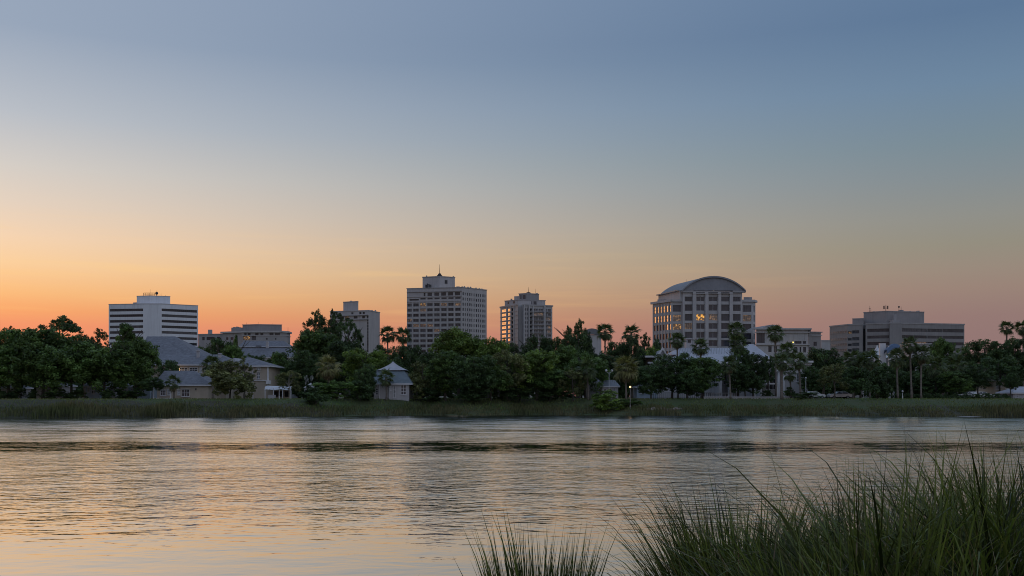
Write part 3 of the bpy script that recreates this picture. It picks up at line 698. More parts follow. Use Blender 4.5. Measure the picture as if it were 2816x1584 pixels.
o7b = ops_px(P7b[0], P7b[1], [(2237, 2246)], [(940, 951)], 425) + ops_px(P7b[0], P7b[1], [(2225, 2232)], [(955, 968)], 425)
shell(r7, P7b, BZ, Z(913, 425), {0: o7b}, 'taupe_concrete', .4, 'side_wall'); [put_window(r7, P7b[0], P7b[1], o, .4, 'coated_glass', fr=.1, nv=1) for o in o7b]
coping(r7, P7b, (0,), Z(914.5, 425), Z(912, 425), .5, 'grey_concrete', 'cornice'); coping(r7, P7b, (0,), Z(923, 425), Z(921.5, 425), .4, 'pale_stone', 'ledge')
b = MB(); b.ball((X(2182, 418), 418.6, Z(941, 418)), .32, 8, 6); b.build('wall_lamp', 'lamp_yellow', r7)
r7c = MB(); r7c.prism([V(2258, 470), V(2283, 470), V(2283, 490), V(2258, 490)], BZ, Z(936, 470)).bar(V(2258, 470), V(2283, 470), -.2, .3, Z(937, 470), Z(935.3, 470))
tag(r7c.build('pale_shed', 'pale_stone', org=(X(2270, 470), 480, BZ)), 'small pale flat-roofed block in the gap left of the wide grey stepped block', 'building')

# wide grey stepped block, right
Y9 = 575
r9 = empty('stepped_block', (X(2460, Y9), Y9 + 20, BZ), 'wide grey stepped concrete block with ribbon windows and roof masts, far right', 'building')
P9 = [V(2281.5, 603), V(2331, 588), V(2372.5, 584), V(2374, 587), V(2379, 587), V(2381, 582), V(2446.5, 577), V(2447, Y9), V(2479, Y9), V(2479.4, 577), V(2652, 586), V(2650, 625), V(2288, 630)]
rA = [(910.5, 917), (929.5, 936), (944.5, 951.5), (960, 967)]; rB = [(904, 913), (923, 931), (940.5, 949), (957, 965)]
o90 = ops_px(P9[0], P9[1], [(2284, 2329.5)], [(a - 1.5, q - 1.5) for a, q in rA], 590); o91 = ops_px(P9[1], P9[2], [(2332, 2342)], rA, 586) + ops_px(P9[1], P9[2], [(2343.6, 2363)], [(a - 2, q) for a, q in rA], 586)
o93 = [(0.1, math.dist(P9[3], P9[4]) - .1, Z(966, 586), Z(904, 586))]
o95 = ops_px(P9[5], P9[6], [(2385, 2445)], rB, 580); o99 = ops_px(P9[9], P9[10], [(2480.8, 2548.5), (2550, 2590), (2591.5, 2650)], [(a - .6, q - .6) for a, q in rB], 579)
z9 = Z(889.5, 580)
shell(r9, P9, BZ, z9 , {0: [], 1: o91, 3: o93, 5: o95, 9: o99}, 'taupe_concrete', .4)
b = MB()
for o in o90: put_window(r9, P9[0], P9[1], o, -.02, 'mirror_glass', 'grey_metal', 6, 0, .12)
for i, o in enumerate(o91): put_window(r9, P9[1], P9[2], o, .4, 'lit_window' if i == 0 else 'office_glass', 'dark_metal', 2, 0, .12)
for o in o93: put_window(r9, P9[3], P9[4], o, .4, 'office_glass', 'dark_metal', 0, 9, .15)
for i, o in enumerate(o95): put_window(r9, P9[5], P9[6], o, .4, 'office_glass', 'dark_metal', 11, 0, .12)
for i, o in enumerate(o99): put_window(r9, P9[9], P9[10], o, .4, 'dim_window' if i in (2,) else 'office_glass', 'dark_metal', 9, 0, .12)
coping(r9, P9, (0, 1, 5, 7, 9), z9 - .5, z9 + .25, .2, 'grey_concrete')
T1 = [V(2344, 592), V(2375, 589), V(2375, 610), V(2346, 610)]; MB().prism(T1, z9, Z(876, 590)).build('setback_storey', 'taupe_concrete', r9); coping(r9, T1, (0,), Z(876.6, 590), Z(875, 590), .2, 'grey_concrete', 'setback_coping')
T2 = [V(2375, 597), V(2437, 588), V(2541.5, 594), V(2540, 620), V(2378, 622)]; MB().prism(T2, z9, Z(856.5, 590)).build('penthouse', 'taupe_concrete', r9); coping(r9, T2, (0, 1), Z(857.3, 590), Z(855.4, 590), .2, 'grey_concrete', 'penthouse_coping')
b = MB(); b.tube([(X(2463, 585), 586, z9), (X(2463, 585), 586, Z(864, 585))], [.9, .9], 8); b.box(X(2452, 584), X(2470, 584), 582, 587, z9, Z(880, 584)); b.build('flue', 'grey_concrete', r9)
for px, py, kk in ((2392, 841, 1), (2436, 838, 3), (2472, 843, 2), (2478, 843, 0), (2395, 850, 0)):
    b = MB(); x = X(px, 600); b.tube([(x, 600, Z(856.5, 590)), (x, 600, Z(py, 600))], [.2, .08], 6)
    if kk == 3:
        for q in (842, 845, 848): b.box(x - 1.2, x + 1.2, 599.8, 600.2, Z(q, 600), Z(q - .7, 600)); b.box(x - 1.4, x - .9, 599.6, 600.4, Z(q + 2, 600), Z(q - 1, 600)); b.box(x + .9, x + 1.4, 599.6, 600.4, Z(q + 2, 600), Z(q - 1, 600))
    if kk == 2: b.ball((x, 600, Z(844, 600)), .6, 8, 5)
    if kk == 1: b.box(x - .6, x + .6, 599.8, 600.2, Z(849, 600), Z(848.3, 600))
    b.build('mast', 'dark_metal', r9)
b = MB(); [b.box(X(p, 602), X(p + w_, 602), 601, 603, Z(856.5, 590), Z(q, 600)) for p, w_, q in ((2400, 4, 855.5), (2472, 11, 852), (2521, 6, 854), (2500, 3, 855))]; b.build('roof_box', 'grey_metal', r9)

# grey barrel hall peeping over the trees between the two right-hand groups
r10 = empty('barrel_hall', (X(1635, 420), 430, BZ), 'pale curved roof peeping over the trees left of a fan palm', 'building')
ar = arc(X(1628, 420), X(1656, 420) - X(1628, 420), Z(920, 420), Z(903, 420) - Z(920, 420), 12); n = len(ar)
b = MB(); b.add([(x, 420, z) for x, z in ar] + [(x, 445, z) for x, z in ar], [(i, i + 1, n + i + 1, n + i) for i in range(n - 1)] + [tuple(range(n))[::-1]]); b.build('roof', 'metal_roof', r10)
MB().box(X(1602, 420), X(1654, 420), 420.5, 444, BZ, Z(920, 420) - .01).build('wall', 'pale_stone', r10)

# ------------------------------------------------------------------ houses along the far bank
def house_box(root, px0, px1, Y, depth, pyE, ops=None, mat='stucco_beige', z0=None, glassm='house_glass', frame='white_trim', dp=.15, nv=2, nh=1, name='wall', door=None, lit=()):
    """walls of a house whose front stands at distance Y; ops = (px0,px1,py0,py1) window openings; door = the same for one door"""
    z0 = GZ - .4 if z0 is None else z0
    poly = [(X(px0, Y), Y), (X(px1, Y), Y), (X(px1, Y), Y + depth), (X(px0, Y), Y + depth)]
    oo = [(along(a, poly[0], poly[1]), along(b_, poly[0], poly[1]), Z(d, Y), Z(c, Y)) for a, b_, c, d in (ops or [])]
    dd = [(along(a, poly[0], poly[1]), along(b_, poly[0], poly[1]), Z(d, Y), Z(c, Y)) for a, b_, c, d in (door or [])]
    shell(root, poly, z0, Z(pyE, Y), {0: oo + dd}, mat, dp, name)
    for i, o in enumerate(oo):
        f = MB(); w_, h = o[1] - o[0], o[3] - o[2]
        wn = put_window(root, poly[0], poly[1], o, dp, 'lit_window' if i in lit else glassm, frame, nv, nh, .07)
        s = MB().box(-w_ / 2 - .1, w_ / 2 + .1, -.22, -.06, -.10, -.005); s.box(-w_ / 2 - .1, w_ / 2 + .1, -.20, -.06, h + .005, h + .10)
        inst('sill', s.mesh('sill', frame), wn, (0, 0, 0))
    for o in dd:
        dn = put_window(root, poly[0], poly[1], o, dp, 'grey_metal', frame, 0, 2, .08, 'door')
        inst('handle', MB().box(-.03, .03, -.12, -.02, 0, .18).mesh('handle', 'dark_metal'), dn, ((o[1] - o[0]) * .34, 0, 1.0))
    return poly

# tall slate hip roof at the back
h1 = empty('slate_hall', (X(450, 235), 240, GZ), 'large dark slate hip roof rising behind the lakeside houses, left', 'house')
house_box(h1, 405, 545, 232, 18, 984, mat='stucco_white')
hip_roof(h1, X(385, 232), X(548, 232), 232, 250, Z(984, 232), X(404, 241), X(482, 241), Z(925, 241), 'slate_roof')
# long middle house
h2 = empty('long_house', (X(520, 205), 210, GZ), 'long beige house with blue-grey roof behind the front house', 'house')
house_box(h2, 420, 640, 205, 12, 1003, [(492, 515, 1011, 1020), (521, 543, 1011, 1022), (549, 555, 1010, 1024), (562, 568, 1010, 1024), (590, 602, 1010, 1022)], nv=2)
hip_roof(h2, X(417, 205), X(642, 205), 205, 217, Z(1002.5, 205), X(445, 211), X(610, 211), Z(975, 211), 'slate_roof')
b = MB(); [b.box(X(p, 209), X(p + 6, 209), 208.6, 209.4, Z(984, 209), Z(q, 209)) for p, q in ((542, 962), (602, 971))]; [b.box(X(p - 1, 209), X(p + 7, 209), 208.4, 209.6, Z(q, 209), Z(q - 1.5, 209)) for p, q in ((542, 966), (602, 974))]; b.build('chimney', 'stucco_white', h2)
b = MB().ball((X(488.5, 203), 203.6, Z(1016.5, 203)), .32, 8, 6); b.build('wall_lamp', 'lamp_glow', h2)
# front single-storey house
h3 = empty('front_house', (X(500, 182), 188, GZ), 'single-storey beige house with white window and low blue-grey hip roof', 'house')
house_box(h3, 432, 573, 182, 11, 1058, [(441, 456, 1073, 1088), (460, 468, 1071, 1086), (488, 496, 1073, 1086), (499.5, 521, 1070.5, 1090.5)], nv=2, nh=1)
hip_roof(h3, X(430, 182), X(575, 182), 182, 193, Z(1058, 182), X(452, 187.5), X(533, 187.5), Z(1019.5, 187.5), 'slate_roof')
b = MB().box(X(420, 181), X(476, 181), 180.2, 181.9, GZ - .4, Z(1094, 181)); b.box(X(423, 181), X(425, 181), 180.6, 180.8, Z(1094, 181), Z(1060, 181)); b.box(X(470, 181), X(472, 181), 180.6, 180.8, Z(1094, 181), Z(1060, 181)); b.build('porch', 'white_trim', h3)
b = MB().box(X(537.5, 181.8), X(539.5, 181.8), 181.7, 181.98, Z(1073, 182), Z(1068, 182)); b.build('wall_lamp', 'dark_metal', h3)
# two-storey wing with pyramid roof
h4 = empty('corner_house', (X(700, 192), 197, GZ), 'two-storey pink-beige house with pyramid roof and white corner trim', 'house')
house_box(h4, 655, 737, 192, 10, 1006, [(664, 674, 1011, 1022), (706, 716, 1010.5, 1017), (706.5, 715, 1023.5, 1042), (664, 674, 1030, 1045), (690, 696, 1026, 1042)], nv=1)
hip_roof(h4, X(652, 192), X(739, 192), 192, 202, Z(1005.5, 192), X(679, 197), X(688, 197), Z(982.5, 197), 'slate_roof', over=.6)
b = MB(); b.box(X(735.6, 192), X(738.4, 192), 191.8, 192.3, GZ - .4, Z(1006, 192) - .25); b.box(X(695, 192), X(697, 192), 191.85, 192.2, GZ - .4, Z(1006, 192) - .25); b.box(X(655, 192), X(739, 192), 191.8, 192.2, Z(1047.5, 192), Z(1045.8, 192)); b.box(X(733, 191.5), X(741, 191.5), 191, 192.6, Z(1056, 192), Z(1046, 192)); b.build('trim', 'white_trim', h4)
g4 = MB(); x0, x1, ym = X(613, 190.5), X(652, 190.5), 190.5
g4.add([(x0, ym, Z(1003, ym)), (x1, ym, Z(1003, ym)), ((x0 + x1) / 2 + .8, ym, Z(984, ym)), (x0, 196, Z(1003, ym)), (x1, 196, Z(1003, ym)), ((x0 + x1) / 2 + .8, 196, Z(984, ym))], [(0, 1, 2), (1, 4, 5, 2), (3, 0, 2, 5)])
g4.build('gable_roof', 'pale_roof', h4)
# grey hall with two-tier roof behind
h5 = empty('tiered_hall', (X(735, 330), 340, GZ), 'grey hall with a two-tier hip roof in front of the low grey block', 'house')
house_box(h5, 662, 818, 330, 20, 982, mat='stucco_white')
hip_roof(h5, X(660, 330), X(820, 330), 330, 350, Z(982, 330), X(668, 338), X(798, 338), Z(953, 338), 'slate_roof', yr0=337, yr1=343)
hip_roof(h5, X(656, 336), X(796, 336), 336, 344, Z(953, 336), X(672, 340), X(780, 340), Z(937.5, 340), 'slate_roof', over=.2)
MB().box(X(731, 333), X(737, 333), 333, 334.2, Z(957, 333), Z(939, 333)).build('chimney', 'stucco_white', h5)
b = MB(); b.box(X(701, 332), X(715, 332), 333, 334, Z(953.5, 333), Z(950, 333)); b.build('skylight', 'metal_roof', h5)
# terrace canopy
h6 = empty('terrace_canopy', (X(790, 179), 181, GZ), 'pale fabric canopy over a lakeside terrace with white posts', 'canopy')
b = MB(); x0, x1 = X(727, 179), X(802, 179)
n = 10
for i in range(n):
    a0, a1 = x0 + (x1 - x0) * i / n, x0 + (x1 - x0) * (i + 1) / n; s0, s1 = .12 * math.sin(i * 1.3), .12 * math.sin((i + 1) * 1.3)
    b.quad((a0, 179, Z(1071.5, 179) + s0 * .6), (a1, 179, Z(1071.5, 179) + s1 * .6), (a1, 179.6, Z(1062.5, 179) + s1), (a0, 179.6, Z(1062.5, 179) + s0)); b.quad((a0, 179.6, Z(1062.5, 179) + s0), (a1, 179.6, Z(1062.5, 179) + s1), (a1, 183, Z(1061, 179)), (a0, 183, Z(1061, 179)))
b.build('fabric', 'canvas', h6)
for p in (729, 752, 777, 800): x = X(p, 179.1); MB().box(x - .07, x + .07, 179.05, 179.2, GZ - .2, Z(1068, 179)).build('post', 'white_trim', h6)
MB().box(X(732, 182), X(800, 182), 182, 182.2, GZ - .2, Z(1072, 182)).build('back_wall', 'stucco_beige', h6)
b = MB(); [b.box(X(p, 181.9), X(p + 10, 181.9), 181.85, 181.95, Z(1091, 182), Z(1076, 182)) for p in (754, 768, 783)]; b.build('opening_shade', 'interior_shade', h6)  # solid dark panels on the wall, indoor shade given as colour
b = MB().box(X(735, 178), X(756, 178), 178.4, 178.7, GZ - .3, Z(1086, 178)); b.box(X(745, 178), X(798, 178), 177.6, 178, GZ - .3, Z(1097, 178)); b.build('terrace_wall', 'stucco_white', h6)
h6b = MB(); x0, x1 = X(838, 180), X(855, 180)
h6b.box(x0, x1, 180, 183, GZ - .3, Z(1066, 180)); h6b.add([(x0 - .2, 179.8, Z(1066, 180)), (x1 + .2, 179.8, Z(1066, 180)), (x1 + .2, 183, Z(1066, 180)), (x0 - .2, 183, Z(1066, 180)), (x1 - .3, 181.5, Z(1052, 180))], [(0, 1, 4), (1, 2, 4), (2, 3, 4), (3, 0, 4)])
tag(h6b.build('garden_shed', 'stucco_white', org=(X(846, 180), 181.5, GZ)), 'small pale garden shed with pointed roof beside dark shrubs', 'shed')
# pavilion with pagoda roof
h7 = empty('pavilion', (X(1080, 180), 185, GZ), 'white pavilion with a swept two-tier blue-grey roof among trees', 'pavilion')
house_box(h7, 1028, 1124, 180, 10, 1055, [(1033, 1041, 1068, 1086), (1072, 1076, 1063, 1074), (1102.5, 1117, 1058.5, 1085.5)], 'stucco_white', nv=1, nh=2, door=[(1081, 1088, 1061, 1094)])
b = MB(); b.box(X(1071, 179.8), X(1072.6, 179.8), 179.6, 179.99, GZ - .3, Z(1056, 180)); b.box(X(1043, 179.8), X(1044.6, 179.8), 179.6, 179.99, GZ - .3, Z(1056, 180)); b.build('trim', 'white_trim', h7)
hip_roof(h7, X(1020, 180), X(1127, 180), 180, 190, Z(1054.5, 180), X(1040, 185), X(1112, 185), Z(1017, 185), 'teal_roof', yr0=183.5, yr1=186.5)
b = MB(); cx, cy = X(1081, 185), 185.0; prev = None
for k in range(9):
    q = k / 8; wx = (X(1119, 185) - cx) * (1 - q) ** 1.45 + .12; wy = wx * .8; zt = Z(1018.5, 185) + (Z(994.5, 185) - Z(1018.5, 185)) * q
    ring = [(cx - wx, cy - wy, zt), (cx + wx, cy - wy, zt), (cx + wx, cy + wy, zt), (cx - wx, cy + wy, zt)]
    if prev: b.add(prev + ring, [(0, 1, 5, 4), (1, 2, 6, 5), (2, 3, 7, 6), (3, 0, 4, 7)])
    prev = ring
b.add(prev, [(0, 1, 2, 3)]); b.build('upper_roof', 'pale_roof', h7)
MB().box(X(1062, 183), X(1101, 183), 183.2, 186.6, Z(1022, 185), Z(1018.6, 185)).build('roof_lantern', 'stucco_white', h7)
# cottages under the big trees on the left
def cottage(name, label, px0, px1, Y, top, eave, mat, ops, door=None, roof='slate_roof', g=None, dep=6):
    h = empty(name, (X((px0 + px1) / 2, Y), Y + dep / 2, GZ), label, 'house', g)
    house_box(h, px0, px1, Y, dep, eave, ops, mat, nv=1, nh=1, door=door)
    hip_roof(h, X(px0, Y), X(px1, Y), Y, Y + dep, Z(eave, Y) + .02, X(px0 + 9, Y + dep / 2), X(px1 - 9, Y + dep / 2), Z(top, Y + dep / 2), roof, over=.35)
    return h
cottage('blue_cottage', 'pale blue cottage with white window glimpsed under the left trees', 236, 274, 186, 1048, 1061, 'stucco_blue', [(240, 246, 1066, 1078), (252, 261, 1065, 1083)])
cottage('grey_cottage', 'grey cottage glimpsed between trunks near the left edge', 100, 170, 190, 1046, 1060, 'stucco_white', [(109, 115, 1066, 1080), (122, 132, 1064, 1080), (142, 150, 1066, 1080)], door=[(156, 162, 1066, 1095)])
cottage('edge_cottage', 'small pale cottage at the very left edge under trees', 2, 44, 190, 1052, 1066, 'stucco_white', [(14, 22, 1071, 1084), (28, 34, 1071, 1084)])
cottage('white_cottage', 'white cottage glimpsed behind a trunk right of the pale blue cottage', 276, 318, 190, 1050, 1063, 'stucco_white', [(281, 287, 1068, 1080), (299, 307, 1068, 1080)])
cottage('lilac_cottage', 'lilac-grey cottage beside the small trees left of the front house', 352, 412, 192, 1045, 1062, 'stucco_blue', [(360, 367, 1068, 1080), (388, 397, 1067, 1080)], door=[(376, 382, 1068, 1095)])

# ------------------------------------------------------------------ long white hall in front of the vaulted office
h8 = empty('white_hall', (X(2000, 215), 225, GZ), 'long white hall with pale hipped roofs, cornice and columned porch behind palms', 'hall')
Y8 = 212
ops = [(1800, 1812, 1030, 1060), (1830, 1842, 1030, 1060), (1862, 1874, 1012, 1060), (1893, 1905, 1012, 1060), (1921, 1933, 1030, 1060), (1958, 1968, 1030, 1062), (1990.5, 2002, 1026, 1057), (2030, 2042, 1030, 1060), (2058, 2068, 1030, 1060)]
house_box(h8, 1785, 2092, Y8, 26, 998, ops, 'stucco_white', nv=1, nh=2)
b = MB(); b.box(X(1780, Y8), X(2095, Y8), Y8 - .9, Y8 + .5, Z(1000, Y8), Z(995.5, Y8)); b.build('cornice', 'white_trim', h8)
b = MB(); b.box(X(1785, Y8), X(2092, Y8), Y8 - .3, Y8 + .1, Z(1012, Y8), Z(1009.5, Y8)); b.build('ledge', 'white_trim', h8)
hip_roof(h8, X(1836, Y8), X(2096, Y8), Y8, Y8 + 26, Z(995.4, Y8), X(1868, Y8 + 10), X(2040, Y8 + 10), Z(972.5, Y8 + 9), 'pale_roof', over=.3, yr0=Y8 + 9, yr1=Y8 + 18)
hip_roof(h8, X(1850, 222), X(2086, 222), 222, 234, Z(973, 222), X(1866, 228), X(2058, 228), Z(957.5, 228), 'pale_roof', over=.3, yr0=227, yr1=229)
# right-hand tall hip
hip_roof(h8, X(2018, 216), X(2118, 216), 216, 234, Z(985, 216), X(2060, 225), X(2072, 225), Z(946, 225), 'pale_roof', over=.2)
# sweeping seams of the middle roof
b = MB()
for k in range(26):
    p = 1866 + 7.2 * k; b.tube([(X(p, 223), 221.8, Z(973, 222) + .06), (X(p + 3, 228), 227.2, Z(957.5, 228) + .1)], [.06, .06], 4)
b.build('roof_seam', 'grey_metal', h8)
# gable on the left end and the flat slab roof beside it
g8 = MB(); yg = 209
ga = [(X(1801, yg), Z(994, yg)), (X(1822, yg), Z(961, yg)), (X(1842, yg), Z(994, yg))]
g8.add([(x, yg, z) for x, z in ga] + [(x, yg + 12, z) for x, z in ga], [(0, 2, 1), (0, 1, 4, 3), (1, 2, 5, 4)]); g8.build('gable', 'pale_roof', h8)
b = MB()
for (xa, za), (xb, zb) in ((ga[0], ga[1]), (ga[1], ga[2])): b.add([(xa, yg - .4, za - .1), (xb, yg - .4, zb - .1), (xb, yg - .4, zb + .45), (xa, yg - .4, za + .45), (xa, yg + .3, za - .1), (xb, yg + .3, zb - .1), (xb, yg + .3, zb + .45), (xa, yg + .3, za + .45)], [(0, 1, 2, 3), (3, 2, 6, 7), (0, 4, 5, 1)])
b.build('gable_rim', 'white_trim', h8)
b = MB(); b.box(X(1740, 214), X(1812, 214), 211, 222, Z(984.5, 214), Z(979.5, 214)); b.build('flat_roof', 'white_trim', h8)
MB().box(X(1752, 214), X(1800, 214), 214.5, 221, GZ - .3, Z(984.6, 214)).build('side_wall', 'stucco_beige', h8)
# roof turrets
for p0, p1, t0, t1 in ((1885, 1902, 930, 958), (1914.5, 1928, 929, 958)):
    tb = MB(); x0, x1 = X(p0, 228), X(p1, 228)
    tb.box(x0, x1, 227, 229.2, Z(t1 + 3, 228), Z(t0 + 3, 228)); tb.box(x0 - .25, x1 + .25, 226.7, 229.5, Z(t0 + 3, 228), Z(t0 + 1.8, 228)); tt = tb.build('turret', 'stucco_white', h8)
    wb = MB(); wb.box(x0 + .35, x1 - .35, 226.9, 227.05, Z(t0 + 13, 228), Z(t0 + 5, 228)); wb.build('turret_window', 'house_glass', tt)
# columned porch, right
Yp = 205
house_box(h8, 2092, 2229, Yp, 24, 994, [(2106, 2136, 1024, 1072), (2147, 2153, 1030, 1080), (2190, 2204, 1026, 1050)], 'stucco_white', nv=2, nh=2, name='porch_wall')
b = MB(); b.box(X(2088, Yp), X(2233, Yp), Yp - 1.0, Yp + 24.2, Z(997.5, Yp), Z(992.5, Yp)); b.box(X(2090, Yp), X(2231, Yp), Yp - .5, Yp + .3, Z(1003, Yp), Z(1000, Yp)); b.build('porch_cornice', 'white_trim', h8)
for p in (2101, 2141, 2155): x = X(p, Yp - 1.5); MB().tube([(x, Yp - 1.5, GZ - .3), (x, Yp - 1.5, GZ + .2), (x, Yp - 1.5, GZ + .3), (x, Yp - 1.5, Z(1024, Yp)), (x, Yp - 1.5, Z(1022, Yp))], [.36, .36, .26, .23, .34], 10).build('column', 'white_trim', h8)
MB().box(X(2096, Yp - 2), X(2160, Yp - 2), Yp - 2, Yp - .05, Z(1022, Yp), Z(1018, Yp)).build('porch_beam', 'white_trim', h8)
b = MB(); b.box(X(2072, 199), X(2143, 199), 199, 204.5, Z(1057, 199), Z(1053.5, 199)); b.build('entrance_canopy', 'white_trim', h8)
for p in (2076, 2093, 2138): x = X(p, 199.4); MB().box(x - .1, x + .1, 199.3, 199.5, GZ - .3, Z(1057, 199)).build('post', 'white_trim', h8)
# middle porch with round arch
ya = 208
b = MB(); x0, x1 = X(1976, ya), X(2014, ya); b.box(x0, X(1986, ya), ya, ya + 3.9, GZ - .3, Z(1012, ya)); b.box(X(2006, ya), x1, ya, ya + 3.9, GZ - .3, Z(1012, ya)); b.box(x0 - .3, x1 + .3, ya - .4, ya + 3.9, Z(1011.9, ya), Z(1006, ya)); b.build('arch_porch', 'stucco_white', h8)
b = MB(); x = X(2007, ya - 2); b.tube([(x, ya - 2, GZ - .3), (x, ya - 2, Z(1024, ya))], [.28, .22], 10); b.build('column', 'white_trim', h8)
# balustrade and low wall before the hall
bal = empty('balustrade', (X(1975, 192), 192, GZ), 'white balustrade in front of the long white hall', 'balustrade')
for k in range(14): x = X(1944 + 6.3 * k, 192); MB().tube([(x, 192, GZ - .2), (x, 192, GZ + .35), (x, 192, GZ + .55), (x, 192, GZ + 1.05)], [.1, .17, .08, .1], 8).build('baluster', 'white_trim', bal)
b = MB(); b.box(X(1940, 192), X(2030, 192), 191.8, 192.2, GZ + 1.05, GZ + 1.22); b.build('handrail', 'white_trim', bal)
lw = MB(); lw.box(X(1936, 184), X(2194, 184), 184, 184.5, GZ - .4, GZ + .38); lw.box(X(1935, 184), X(2195, 184), 183.9, 184.6, GZ + .38, GZ + .48)
tag(lw.build('garden_wall', 'stucco_white', org=(X(2065, 184), 184.2, GZ)), 'low pale garden wall at the lawn edge before the white hall', 'wall')
fr = empty('railing', (X(1930, 187), 187, GZ), 'long dark iron railing under the trees left of the white balustrade', 'railing')
for k in range(30): x = X(1792 + 5.6 * k, 187); MB().box(x - .03, x + .03, 186.97, 187.03, GZ - .2, GZ + 1.15).build('post', 'dark_metal', fr)
MB().box(X(1790, 187), X(1957, 187), 186.98, 187.02, GZ + 1.15, GZ + 1.21).build('rail', 'dark_metal', fr); MB().box(X(1790, 187), X(1957, 187), 186.98, 187.02, GZ + .2, GZ + .25).build('rail', 'dark_metal', fr)

# white tent and blue slide roof among the palms on the right
tn = empty('event_tent', (X(2405, 300), 305, GZ), 'white peaked event tent behind the palms, below the stepped block', 'tent')
b = MB(); cx, cy, prev = X(2412, 300), 300, None
for k in range(8):
    q = k / 7; wx = (X(2450, 300) - cx) * (1 - q) ** 1.8 + .15; zt = Z(985, 300) + (Z(950, 300) - Z(985, 300)) * q
    ring = [(cx + wx * math.cos(a * math.pi / 6), cy + wx * math.sin(a * math.pi / 6), zt) for a in range(12)]
    if prev: b.add(prev + ring, [(a, (a + 1) % 12, 12 + (a + 1) % 12, 12 + a) for a in range(12)])
    prev = ring
b.build('tent_roof', 'canvas', tn)
for a in range(0, 12, 2): x, y = cx + 4.1 * math.cos(a * math.pi / 6), cy + 4.1 * math.sin(a * math.pi / 6); MB().tube([(x, y, GZ - .3), (x, y, Z(985, 300))], [.1, .1], 6).build('tent_pole', 'white_trim', tn)
sd = empty('water_slide', (X(2445, 290), 292, GZ), 'blue and white slide-like structure beside the white tent', 'slide')
b = MB(); prev = None
for k in range(13):
    q = k / 12; p = 2472 - 36 * q; z = Z(950 - 5 * math.sin(q * 3.1) + 22 * max(0, q - .4) ** 1.2, 290)
    x = X(p, 290); ring = [(x, 288.6, z - 1.1), (x, 289.2, z), (x, 291, z), (x, 291.6, z - 1.1)]
    ring += [(a, c, d - .18) for a, c, d in ring]
    if prev: b.add(prev + ring, [(0, 1, 9, 8), (1, 2, 10, 9), (2, 3, 11, 10), (4, 12, 13, 5), (5, 13, 14, 6), (6, 14, 15, 7), (0, 8, 12, 4), (3, 7, 15, 11)])
    prev = ring
b.build('chute', 'blue_canvas', sd)
for p in (2446, 2458, 2470): x = X(p, 290); MB().box(x - .25, x + .25, 289.8, 290.3, GZ - .3, Z(952, 290)).build('support', 'white_trim', sd)
MB().box(X(2420, 292), X(2436, 292), 292, 293, Z(1006, 292), Z(944, 292)).build('panel', 'white_trim', sd)
wb = empty('service_building', (X(2535, 320), 325, GZ), 'plain pale flat-roofed service building behind the three tall palms', 'building')
poly = house_box(wb, 2500, 2560, 320, 10, 947, [(2512, 2520, 958, 966), (2540, 2548, 958, 966)], 'stucco_white', nv=0, nh=0)
b = MB(); b.box(X(2498, 320), X(2562, 320), 319.6, 330.2, Z(947, 320), Z(944.8, 320)); b.build('flat_roof', 'white_trim', wb)
# beige house with lit windows, far right
hr = empty('beige_house', (X(2760, 200), 205, GZ), 'beige house with warm lit windows behind trees at the right edge', 'house')
house_box(hr, 2734, 2786, 200, 8, 1045, [(2739, 2745, 1056, 1070), (2752, 2757, 1054, 1064), (2765, 2773, 1056, 1068)], nv=1, lit=(1,))
hip_roof(hr, X(2732, 200), X(2788, 200), 200, 208, Z(1044.5, 200), X(2745, 204), X(2775, 204), Z(1029, 204), 'slate_roof')
cottage('edge_house', 'pale low house with grey roof cut by the right edge', 2786, 2850, 188, 1063, 1080, 'stucco_white', [(2792, 2800, 1084, 1092)], roof='pale_roof')
cottage('kiosk', 'small kiosk with dark roof below the twin-globe lamp', 1655, 1700, 190, 1045, 1062, 'stucco_white', [(1660, 1667, 1068, 1082), (1672, 1681, 1068, 1082)], door=[(1686, 1692, 1066, 1095)], dep=4, roof='metal_roof')
cottage('white_kiosk', 'narrow white kiosk between the blue-green palm and the small kiosk', 1616, 1650, 196, 1040, 1052, 'stucco_white', [(1622, 1629, 1058, 1075), (1637, 1644, 1058, 1075)], dep=5)
cottage('boat_house', 'pale blue low building under the dark trees right of the golden palm', 1752, 1808, 200, 1052, 1064, 'stucco_blue', [(1760, 1770, 1070, 1082), (1785, 1796, 1070, 1082)], dep=6)

